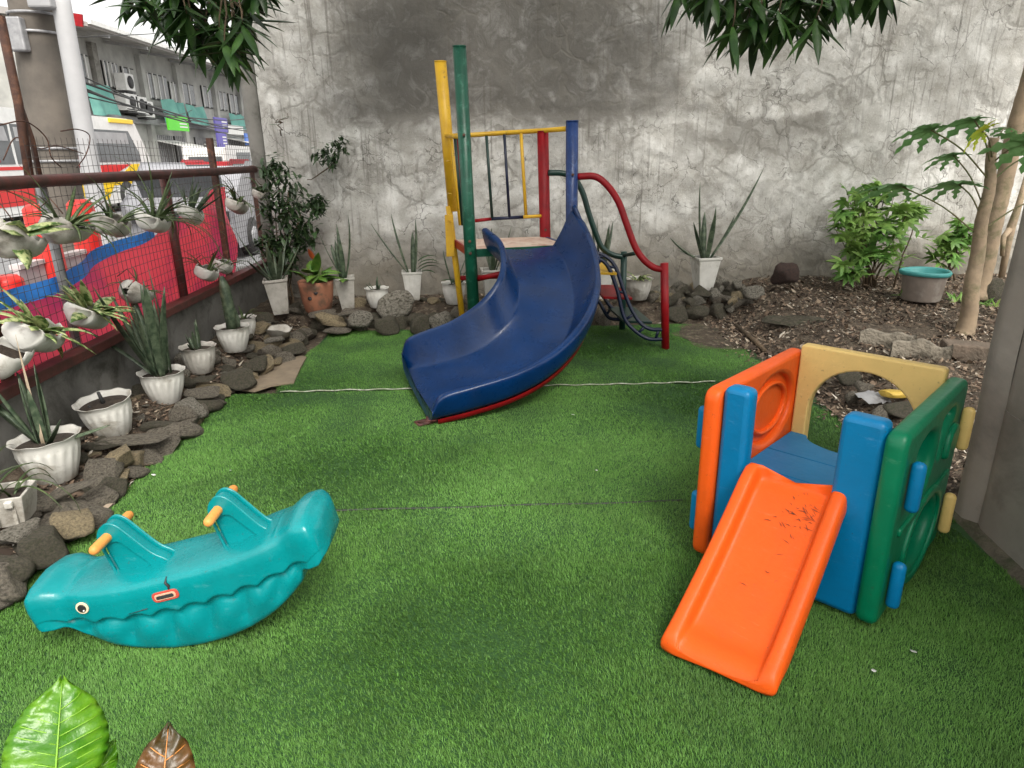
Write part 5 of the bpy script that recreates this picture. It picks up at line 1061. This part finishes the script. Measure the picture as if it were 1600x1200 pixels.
scoop(178, 350, U, .30, .07, .25, M['grey_pot'], 'hanging planter with a dark empty mouth, third of the upper row', 'strap', 3, -1, 9, L2=.26, W2=.014)
scoop(243, 345, U, .30, .075, .2, M['white_pot'], 'hanging planter with roots and long leaves trailing below the rail', 'strap', 4, -1, 22, L2=.42, W2=.013)
scoop(300, 334, U, .30, .07, .35, M['white_pot'], 'tilted white hanging planter of dense upright blades, left of the square rusty post', 'spike', 5, -1, 14, L2=.24, W2=.028)
scoop(372, 320, U-.02, .32, .075, .25, M['grey_pot'], 'grey hanging planter between the square rusty post and the last fence post', 'strap', 6, -1, 13, L2=.26, W2=.014)
scoop(408, 300, U+.04, .2, .06, .0, M['grey_pot'], 'small grey hanging planter at the far end of the rail beside the bush', 'strap', 7, -1, 8, L2=.2, W2=.012)
scoop(0, 560, U-.02, .22, .08, .2, M['white_pot'], 'white hanging planter cut by the left photo edge in the lower row', None, 8, 1, 0, 'lower')
scoop(62, 522, U+.02, .30, .085, .35, M['white_pot'], 'white hanging planter with pale green variegated leaves and open soil, low on the fence', 'broad', 9, -1, 13, 'lower', .24, .07)
scoop(142, 492, U, .30, .075, .35, M['white_pot'], 'white hanging planter with dense yellow green variegated leaves, lower row', 'broad', 10, -1, 15, 'lower', .24, .065)
scoop(212, 455, U, .28, .07, -.2, M['grey_pot'], 'cream hanging planter behind the tall snake plants, lower row', 'strap', 12, 1, 6, 'lower', .2, .012)
scoop(325, 425, U-.02, .26, .07, .3, M['white_pot'], 'white hanging planter with a few curled leaves right of the round brown post', 'strap', 13, -1, 9, 'lower', .26, .012)
scoop(350, 415, U-.02, .22, .065, .3, M['white_pot'], 'torn white hanging planter at the foot of the square rusty post', 'strap', 14, -1, 6, 'lower', .2, .012)

# ---------------------------------------------------------------- leafy crowns
def leaf_cloud(centers, n, L_, W_, rq, prof='oval', droop=(-1.2, .5), curve=-.6, seg=3, out=None):
    k = MB()
    for i in range(n):
        c, rad = centers[i % len(centers)]; c = Vector(c); d = Vector((rq.gauss(0, 1), rq.gauss(0, 1), rq.gauss(0, 1))).normalized()*rad*rq.uniform(.35, 1.05)
        add_leaf(k, c+d, rq.uniform(0, 6.28), rq.uniform(*droop), L_*rq.uniform(.6, 1.15), W_*rq.uniform(.7, 1.15), curve=curve, prof=prof, fold=.3, n=seg)
    return k
def twig(mb, p, q, r0, r1, rq, n=6, wob=.03):
    p, q = Vector(p), Vector(q); mb.tube([p.lerp(q, i/n)+Vector((rq.uniform(-wob, wob), rq.uniform(-wob, wob), rq.uniform(-wob, wob)))*(0 < i < n) for i in range(n+1)], [r0+(r1-r0)*i/n for i in range(n+1)], 7)
rq = random.Random(5)
cs = [(at(px, py, y=y), rad) for px, py, y, rad in ((430, 265, 6.6, .14), (450, 300, 6.6, .20), (470, 335, 6.5, .20), (430, 330, 6.55, .18), (455, 375, 6.5, .17), (440, 410, 6.45, .15), (420, 380, 6.5, .13), (495, 318, 6.65, .10), (470, 365, 6.55, .14))]
r = empty('climbing_bush', (-1.95, 6.55, .1), 0, 'dark leafy bush climbing the corner where the fence meets the plaster wall', 'bush')
leaf_cloud([(c-r.location, q) for c, q in cs], 1150, .10, .036, rq, seg=3).obj('foliage', M['darkleaf'], r)
k = MB()
for c, _ in cs[:7]: twig(k, (rq.uniform(-.05, .05), 0, 0), c-r.location, .012, .004, rq)
k.obj('stem', M['bark'], r)
r = empty('wall_sprig', at(520, 245, y=6.85), 0, 'dark sprig of foliage growing out of the wall above the bush', 'plant')
leaf_cloud([(at(px, py, y=6.75)-r.location, rad) for px, py, rad in ((520, 232, .10), (500, 240, .09), (535, 225, .08), (520, 252, .07))], 170, .085, .030, rq).obj('foliage', M['darkleaf'], r)
k = MB(); twig(k, (0, .1, -.05), (-.25, -.05, -.2), .008, .004, rq); twig(k, (0, .1, -.05), (.03, -.05, .08), .006, .003, rq); k.obj('stem', M['bark'], r)
r = empty('wall_twig', at(432, 190, y=6.8), 0, 'bare little twig with two leaves sticking out near the wall edge', 'plant'); k = MB(); twig(k, (0, .1, -.12), (.02, -.02, .02), .006, .003, rq); twig(k, (.02, -.02, .0), (.12, -.04, .07), .004, .002, rq); k.obj('stem', M['bark'], r)
k = MB(); add_leaf(k, (.0, 0, 0), .2, .5, .16, .03, curve=-.4, prof='oval'); add_leaf(k, (.0, 0, -.03), 2.8, .3, .1, .03, prof='oval'); k.obj('leaf', M['darkleaf'], r)
# overhanging mango boughs
def bough(name, tips, label, y, rq, top):
    r = empty(name, top, 0, label, 'tree branch', 'mango boughs hanging into the top of the view'); k = MB(); tw = MB()
    for px, py, n in tips:
        c = at(px, py, y=y+rq.uniform(-.35, .35))-r.location; base = c+Vector((rq.uniform(-.08, .08), rq.uniform(-.1, .1), .22+rq.random()*.1)); twig(tw, base, c, .006, .003, rq, 4, .01); twig(tw, Vector((0, 0, .2)), base, .014, .006, rq, 5, .03)
        for i in range(n):
            az = 6.28*i/n+rq.uniform(-.3, .3); add_leaf(k, c+Vector((0, 0, rq.uniform(-.02, .05))), az, rq.uniform(-1.1, .1), rq.uniform(.15, .25), rq.uniform(.038, .056), curve=rq.uniform(-.7, -.1), prof='oval', fold=.35, n=5)
    k.obj('leaves', M['mango'], r); tw.obj('twigs', M['bark'], r); return r
tips = [(px+rq.uniform(-8, 8), py+rq.uniform(-6, 6), rq.randint(8, 12)) for px, py in ((205, 0), (222, 10), (240, 2), (255, 18), (270, 5), (285, 25), (300, 8), (315, 30), (330, 12), (340, 35), (352, 10), (362, 40), (375, 20), (388, 5), (395, 30), (335, 55), (350, 62), (368, 60), (320, 50), (380, 50), (245, -15), (280, -15), (310, -15), (345, -15), (375, -15), (395, -15), (345, 82), (362, 85), (300, 45), (262, 30))]
bough('mango_bough', tips, 'dark drooping mango leaves hanging into the top left against the sky', 4.0, rq, (-2.0, 4.1, 2.75))
tips = [(px+rq.uniform(-8, 8), py+rq.uniform(-6, 6), rq.randint(7, 11)) for px, py in ((1065, -10), (1090, -5), (1115, 0), (1140, -5), (1130, 22), (1150, 12), (1165, 30), (1175, 8), (1195, 15), (1185, 42), (1210, 30), (1225, 5), (1240, 28), (1255, 10), (1270, 30), (1285, 5), (1300, -5), (1320, -8), (1345, -12), (1370, -8), (1385, -15), (1240, 45), (1290, 25), (1150, 40), (1110, -15), (1180, -15), (1220, -15), (1260, -15), (1300, -20))]
bough('mango_bough', tips, 'dark mango leaves hanging over the top edge right of centre before the wall', 3.9, rq, (1.6, 4.1, 2.85))
# unseen mango crown added above the view to shade the yard; the boughs belong to it
r = empty('mango_tree', (4.6, 3.6, .1), 0, 'unseen mango tree crown added to shade the yard above the hanging boughs', 'tree')
k = MB(); cl = []
for i in range(200): cl.append((Vector((rq.uniform(-3.2, 5.4), rq.uniform(.6, 6.4), rq.uniform(3.3, 4.6))), rq.uniform(.25, .5)))
for i in range(7500):
    c, rad = cl[i % len(cl)]; d = Vector((rq.gauss(0, 1), rq.gauss(0, 1), rq.gauss(0, .7))).normalized()*rad*rq.uniform(.2, 1.1)
    add_leaf(k, c+d-r.location, rq.uniform(0, 6.28), rq.uniform(-1.0, .3), rq.uniform(.17, .27), rq.uniform(.045, .065), curve=-.5, prof='oval', fold=.3, n=3)
k.obj('crown', M['mango'], r)
k = MB(); hub = Vector((0, 0, 2.9)); twig(k, (0, 0, 0), hub, .13, .10, rq, 10, .02)
for c, rad in cl[::4]: twig(k, hub, c-r.location, .04, .008, rq, 8, .06)
k.obj('trunk', M['bark'], r)
# papaya trees
def palm(L_, lobes=7, ser=.62, rq=rq, droop=.35):
    """serrated palmate leaf, petiole joint at the origin, spread in local XY"""
    k = MB()
    for i in range(lobes):
        a = (i-(lobes-1)/2)*(R(300)/lobes); l = L_*(1-.45*abs(i-(lobes-1)/2)/((lobes-1)/2))*rq.uniform(.9, 1.1); n = 8; rows = []
        for j in range(n+1):
            t = j/n; w = l*.135*math.sin(math.pi*(t*.9+.08))**.8*(1+ser*(1 if j % 2 else -.7)*(.25 < t < .95)); 
            if t < .25: w = l*.13
            p = Vector((math.cos(a)*l*t, math.sin(a)*l*t, -droop*l*t*t)); s = Vector((-math.sin(a), math.cos(a), 0)); rows.append([p-s*w+Vector((0, 0, .02*l)), p, p+s*w+Vector((0, 0, .02*l))])
        rows[-1] = [rows[-1][1]]*3; k.grid(rows)
    return k
def papaya(base, topp, r0, r1, label, leaves, m=M['papbark'], name='papaya_tree'):
    r = empty(name, base, 0, label, 'tree'); q = Vector(topp)-Vector(base); k = MB(); n = 60
    k.tube([q*(i/n)+Vector((.010*math.sin(i*.3), .01*math.cos(i*.23), 0)) for i in range(n+1)], [(r0+(r1-r0)*i/n)*(1+.05*(i % 4 == 0)+.03*noise.noise((i*.7, r0*50, 0)))*(1+.35*math.exp(-i*.6)) for i in range(n+1)], 14); k.obj('trunk', m, r)
    for t, tgt, L_, yaw, rol, mm in leaves:
        L_ *= .74
        a = q*t; b_ = Vector(tgt)-Vector(base); mid = a.lerp(b_, .5)+Vector((0, 0, .04)); lf = empty('leaf', b_, 0); lf.parent = r; lf.rotation_euler = (rol, rq.uniform(-.2, .2), yaw)
        palm(L_).obj('leaf_blade', mm, lf); k = MB(); k.tube(spline([a, mid, b_], 4), .0055, 6); k.obj('petiole', M['stem'], r)
    return r
b1 = at(1507, 524, z=.13); yb1 = b1.y; t1 = at(1556, 215, y=yb1)
LV = lambda px, py, dy=0: at(px, py, y=yb1+dy)
papaya(b1, t1, .062, .030, 'thin papaya tree with lobed leaves and one yellow leaf by the right edge', [
    (.80, LV(1455, 203, -.1), .36, 2.9, .5, M['papaya']), (.86, LV(1523, 188, -.1), .40, 2.6, .35, M['papaya']), (.90, LV(1535, 205, -.3), .24, 3.4, .9, M['papayay']), (.66, LV(1490, 243, .1), .34, 3.0, .4, M['papaya']), (.60, LV(1498, 288, .0), .44, 3.3, .35, M['papaya']),
    (.52, LV(1410, 292, .1), .46, 2.9, .3, M['papaya']), (.88, LV(1610, 225, -.2), .42, 2.4, .7, M['papaya']), (.78, LV(1620, 240, .0), .36, .3, .3, M['papaya']), (.55, LV(1640, 305, 0), .36, 0, .3, M['papaya']), (.97, LV(1575, 200, .2), .2, 1.6, .2, M['papaya'])])
b2 = at(1526, 466, z=.24); papaya(b2, at(1640, -20, y=b2.y), .072, .055, 'thicker bare papaya trunk leaning right, behind the thin one', [], M['papbark'])
k = MB()
b3 = at(1572, 400, y=6.5); b3 = Vector((b3.x, 6.5, .28)); r = empty('bare_sapling', b3, 0, 'knobbly forked stem behind the cement wall at the right edge', 'tree'); k.tube([Vector(p)-b3 for p in (b3, at(1575, 380, y=6.5), at(1580, 355, y=6.5), at(1592, 320, y=6.5), at(1606, 270, y=6.5))], [.03, .034, .04, .03, .024], 10); k.tube([at(1578, 358, y=6.5)-b3, at(1568, 370, y=6.4)-b3, at(1566, 400, y=6.4)-b3], [.03, .025, .02], 8); k.obj('trunk', M['papbark'], r)
# cassava bush
def cassava(base, cents, n, label, rq, Ls=.13, m=M['cassava'], name='cassava_bush'):
    r = empty(name, base, 0, label, 'bush'); k = MB(); tw = MB()
    for i in range(n):
        c, rad = cents[i % len(cents)]; d = Vector((rq.gauss(0, 1), rq.gauss(0, 1)*.8, rq.gauss(0, 1))).normalized()*rad*rq.uniform(.2, 1); p = c+d-Vector(base); rot = Euler((rq.uniform(-.7, .9), rq.uniform(-.5, .5), rq.uniform(0, 6.28))).to_matrix(); nl = rq.choice((5, 6, 7))
        for j in range(nl):
            sub = MB(); add_leaf(sub, (0, 0, 0), (j-(nl-1)/2)*.72, .05, Ls*rq.uniform(.75, 1.1)*(1-.1*abs(j-(nl-1)/2)), Ls*.27, curve=-.8, prof='oval', fold=.2, n=3)
            k.add([rot @ Vector(v)+p for v in sub.v], sub.f)
        if i % 6 == 0: twig(tw, p, (c-Vector(base))*.5+Vector((0, 0, -.05)), .0025, .004, rq, 3, .02)
    for c, _ in cents: twig(tw, Vector((rq.uniform(-.06, .06), 0, 0)), c-Vector(base), .011, .004, rq)
    k.obj('foliage', m, r); tw.obj('stem', M['bark'], r)
yb = 6.35
cen = [(at(px, py, y=yb+dy), rad) for px, py, dy, rad in ((1330, 320, 0, .20), (1370, 335, .1, .24), (1350, 365, -.1, .22), (1400, 360, 0, .22), (1320, 350, 0, .16), (1340, 400, 0, .20), (1370, 395, -.1, .18), (1330, 425, -.1, .15), (1375, 300, .1, .18), (1420, 330, .1, .13))]
b = at(1360, 448, y=6.35); cassava(Vector((b.x, b.y, .24)), cen, 165, 'big bright green cassava bush against the plaster wall', rq, .165)
cen = [(at(px, py, y=6.5), rad) for px, py, rad in ((1490, 375, .20), (1475, 392, .14), (1510, 370, .14))]
b = at(1485, 430, y=6.5); cassava(Vector((b.x, b.y, .26)), cen, 60, 'small green bush behind the bucket, at the papaya trunks', rq, .15)
b = at(1420, 360, y=6.3); r = empty('slender_stem', (at(1398, 440, y=6.3).x, 6.3, .24), 0, 'thin bare stem with a few yellow green leaves left of the bucket', 'plant'); k = MB(); twig(k, (0, 0, 0), at(1428, 350, y=6.3)-r.location, .009, .005, rq); k.obj('stem', M['bark'], r)
k = MB()
for px, py in ((1405, 415), (1398, 408), (1420, 400), (1442, 372), (1435, 360), (1392, 420)):
    for j in range(6): add_leaf(k, at(px, py, y=6.28)-r.location, rq.uniform(0, 6.28), rq.uniform(-.4, .6), .13, .035, prof='oval', n=3)
k.obj('leaves', M['cassava'], r)
for i, (px, py) in enumerate(((1412, 462), (1388, 582), (1496, 470), (1545, 478))):
    r = empty('seedling', at(px, py, z=.24 if i != 1 else .14), 0, ['yellow green seedling left of the bucket', 'tiny green seedling among the stones behind the yellow panel', 'pale weeds at the foot of the thick papaya trunk', 'pale weeds right of the thick papaya trunk'][i], 'plant'); k = MB()
    for j in range(12): add_leaf(k, (rq.uniform(-.05, .05), rq.uniform(-.05, .05), 0), rq.uniform(0, 6.28), rq.uniform(.1, 1.2), .10, .022, prof='oval', n=3)
    k.obj('leaves', M['cassava'], r)
# foreground croton leaves
def fore():
    rq = random.Random(9); base = Vector((-.66, .78, 0)); r = empty('croton_plant', base, 0, 'glossy green croton leaf with darker orange veined leaf in the bottom left foreground', 'plant')
    def bigleaf(tip, foot, W_, m, mv, name, veins=7, cup=.12, ser=.0, lobe=1):
        tip, foot = Vector(tip)-base, Vector(foot)-base; ax = (tip-foot); L_ = ax.length; ax.normalize(); view = (Vector((0, 0, CAMH))-base-(tip+foot)/2).normalized(); s = ax.cross(view).normalized(); nrm = s.cross(ax); rows = []; n = 26
        def wf(t): return W_*.5*(math.sin(math.pi*min(1, t*.96+.02))**.62)*(1-.35*t**2.2)*(1-(max(0, t-.80)/.20)**1.3*.8)
        for i in range(n+1):
            t = i/n; w = wf(t)
            row = []
            for u in np.linspace(-1, 1, 13):
                rip = .007*math.cos((t*veins*2.2-abs(u)*1.6)*math.pi)*abs(u)+.004*noise.noise((u*3, t*6, 2))
                edge = 1+ser*math.sin(t*60)*abs(u)
                row.append(foot+ax*(t*L_+abs(u)*.008)+s*(u*w*edge)+nrm*(cup*w*u*u*(-1)+rip+.02*math.sin(t*3)))
            rows.append(row)
        k = MB(); k.grid(rows); o = k.obj(name, m, r); sd = o.modifiers.new('thick', 'SOLIDIFY'); sd.thickness = .0006
        k = MB(); k.tube([foot+ax*(t*L_)+nrm*(.02*math.sin(t*3)+.002) for t in np.linspace(0, .985, 20)], [.0022*(1-.8*t) for t in np.linspace(0, 1, 20)], 6)
        for v in range(veins):
            for sg in (-1, 1):
                t0 = .08+.78*v/veins+.02*math.sin(v*7+sg); P_ = []
                for q_ in np.linspace(0, 1, 5): uu = q_*sg*.85; w0 = wf(min(.98, t0+.07*q_)); P_.append(foot+ax*((t0+.07*q_)*L_+abs(uu)*.008)+s*(uu*w0)+nrm*(-cup*w0*uu*uu+.0006+.007*math.cos(((t0+.07*q_)*veins*2.2-abs(uu)*1.6)*math.pi)*abs(uu)+.02*math.sin((t0+.07*q_)*3)))
                k.tube(P_, .0009, 4)
        k.obj('vein', mv, o); return o
    gl = leafmat('croton_green', (.06, .22, .008), (.17, .38, .02), 13, .26, .05, .35, spec=.5); vn = plain('pale_vein', (.20, .40, .03), (.16, .36, .03), 9, .4)
    dk_ = leafmat('croton_dark', (.035, .03, .008), (.11, .05, .012), 20, .35, .05, .1); ov = plain('orange_vein', (.62, .25, .06), (.5, .2, .05), 9, .45)
    bigleaf(at(97, 1064, y=.80), at(82, 1275, y=.70), .132, gl, vn, 'leaf', 9, .16, .012)
    bigleaf(at(176, 1162, y=.80), at(120, 1262, y=.74), .05, gl, vn, 'leaf', 4, .2)
    bigleaf(at(263, 1136, y=.80), at(248, 1300, y=.72), .088, dk_, ov, 'leaf', 5, .1)
    k = MB()
    for px in (82, 120, 248): twig(k, (0, 0, 0), at(px, 1272, y=.72)-base, .008, .004, rq, 5, .01)
    k.obj('stem', M['stem'], r)
fore()

# ---------------------------------------------------------------- leaf litter, wood chips, crumbs
def litter():
    n = 64000; x = rng.uniform(2.0, 8.2, n); y = rng.uniform(2.6, 6.9, n); 
    x2 = rng.uniform(-2.15, -1.75, 7000); y2 = rng.uniform(1.4, 6.2, 7000); x3 = rng.uniform(-1.8, 2.2, 2200); y3 = rng.uniform(6.0, 6.9, 2200); x4 = 2.05+rng.normal(0, .10, 900); y4 = rng.uniform(2.6, 6, 900)
    keep = np.array([noise.noise((a*.9, b_*.9, 0)) > -.62 for a, b_ in zip(x, y)]); x, y = x[keep], y[keep]
    X = np.concatenate([x, x2, x3, x4]); Y = np.concatenate([y, y2, y3, y4]); n = len(X); Zb = np.array([max(.0, hgt(a, b_)) for a, b_ in zip(X, Y)])+.004
    a = rng.uniform(0, 6.28, n); L_ = rng.gamma(2.3, .0098, n).clip(.006, .07); W_ = L_*rng.uniform(.22, .8, n); ti = rng.normal(0, .45, n); tj = rng.normal(0, .35, n)
    ux = np.stack([np.cos(a), np.sin(a), ti], 1); uy = np.stack([-np.sin(a), np.cos(a), tj], 1); c = np.stack([X, Y, Zb+rng.uniform(0, .018, n)], 1)
    L_, W_ = L_[:, None], W_[:, None]; bend = np.zeros((n, 3)); bend[:, 2] = rng.uniform(0, .5, n)*L_[:, 0]
    V = np.stack([c-ux*L_/2, c-uy*W_/2-bend*.3, c+ux*L_/2, c+uy*W_/2-bend*.3, c+bend*.2], 1).reshape(-1, 3); i = np.arange(n)[:, None]*5
    T = np.concatenate([i+[0, 1, 4], i+[1, 2, 4], i+[2, 3, 4], i+[3, 0, 4]], 1).reshape(-1, 3)
    m, t, ns, lk, b = nodes('leaf_litter'); g = N(t, 'ShaderNodeNewGeometry')
    lk.new(ramp(t, g.outputs['Random Per Island'], [(.0, (.035, .024, .017)), (.35, (.085, .056, .038)), (.62, (.16, .11, .075)), (.84, (.25, .185, .13)), (.95, (.42, .35, .27)), (1., (.62, .58, .50))]), b.inputs['Base Color']); b.inputs['Roughness'].default_value = .85
    tag(link('leaf_litter', npmesh('leaf_litter', V, T), m, smooth=False), 'dry brown leaf litter and wood chips scattered over the garden bed', 'leaf litter', kind='stuff')
    rq = random.Random(3)
    for px, py, sz, nm, lab, ct in ((932, 735, .005, 'paper_crumb', 'tiny white crumb on the open grass in the middle of the yard', 'crumb'), (895, 648, .011, 'paper_crumb', 'pale sliver on the grass right of the slide foot', 'crumb'), (1134, 547, .016, 'fallen_leaf', 'small yellow leaf on the bare brown patch of grass', 'fallen leaf'),
                        (1427, 1018, .008, 'paper_crumb', 'pale crumb on the grass in front of the green playhouse panel', 'crumb'), (360, 735, .005, 'paper_crumb', 'tiny white crumb on the grass above the right rocker handle', 'crumb'), (240, 742, .007, 'paper_crumb', 'white crumb at the grass edge beside the stone border', 'crumb'), (1365, 1048, .006, 'paper_crumb', 'tiny crumb on the grass near the right foreground', 'crumb')):
        p = at(px, py, z=.018); k = MB(); k.grid([[(u*sz*1.6*(1-.3*v*v), v*sz*(1-.5*u*u), .3*sz*noise.noise((u*2, v*2, px))+.002) for u in (-1, -.3, .4, 1)] for v in (-1, 0, 1)]); o = k.obj(nm, M['white'] if nm != 'fallen_leaf' else M['varieg'], None); o.location = p; o.rotation_euler = (.2, .3, rq.uniform(0, 3)); sd = o.modifiers.new('t', 'SOLIDIFY'); sd.thickness = .001
        tag(o, lab, ct)
    k = MB()
    P = [at(*q, z=.03) for q in ((1150, 508), (1170, 525), (1195, 548))]; k.tube(P, .018, 8); tag(k.obj('fallen_stick', M['bark'], None), 'dark stick lying on the edge between bare patch and leaf litter', 'stick')
litter()
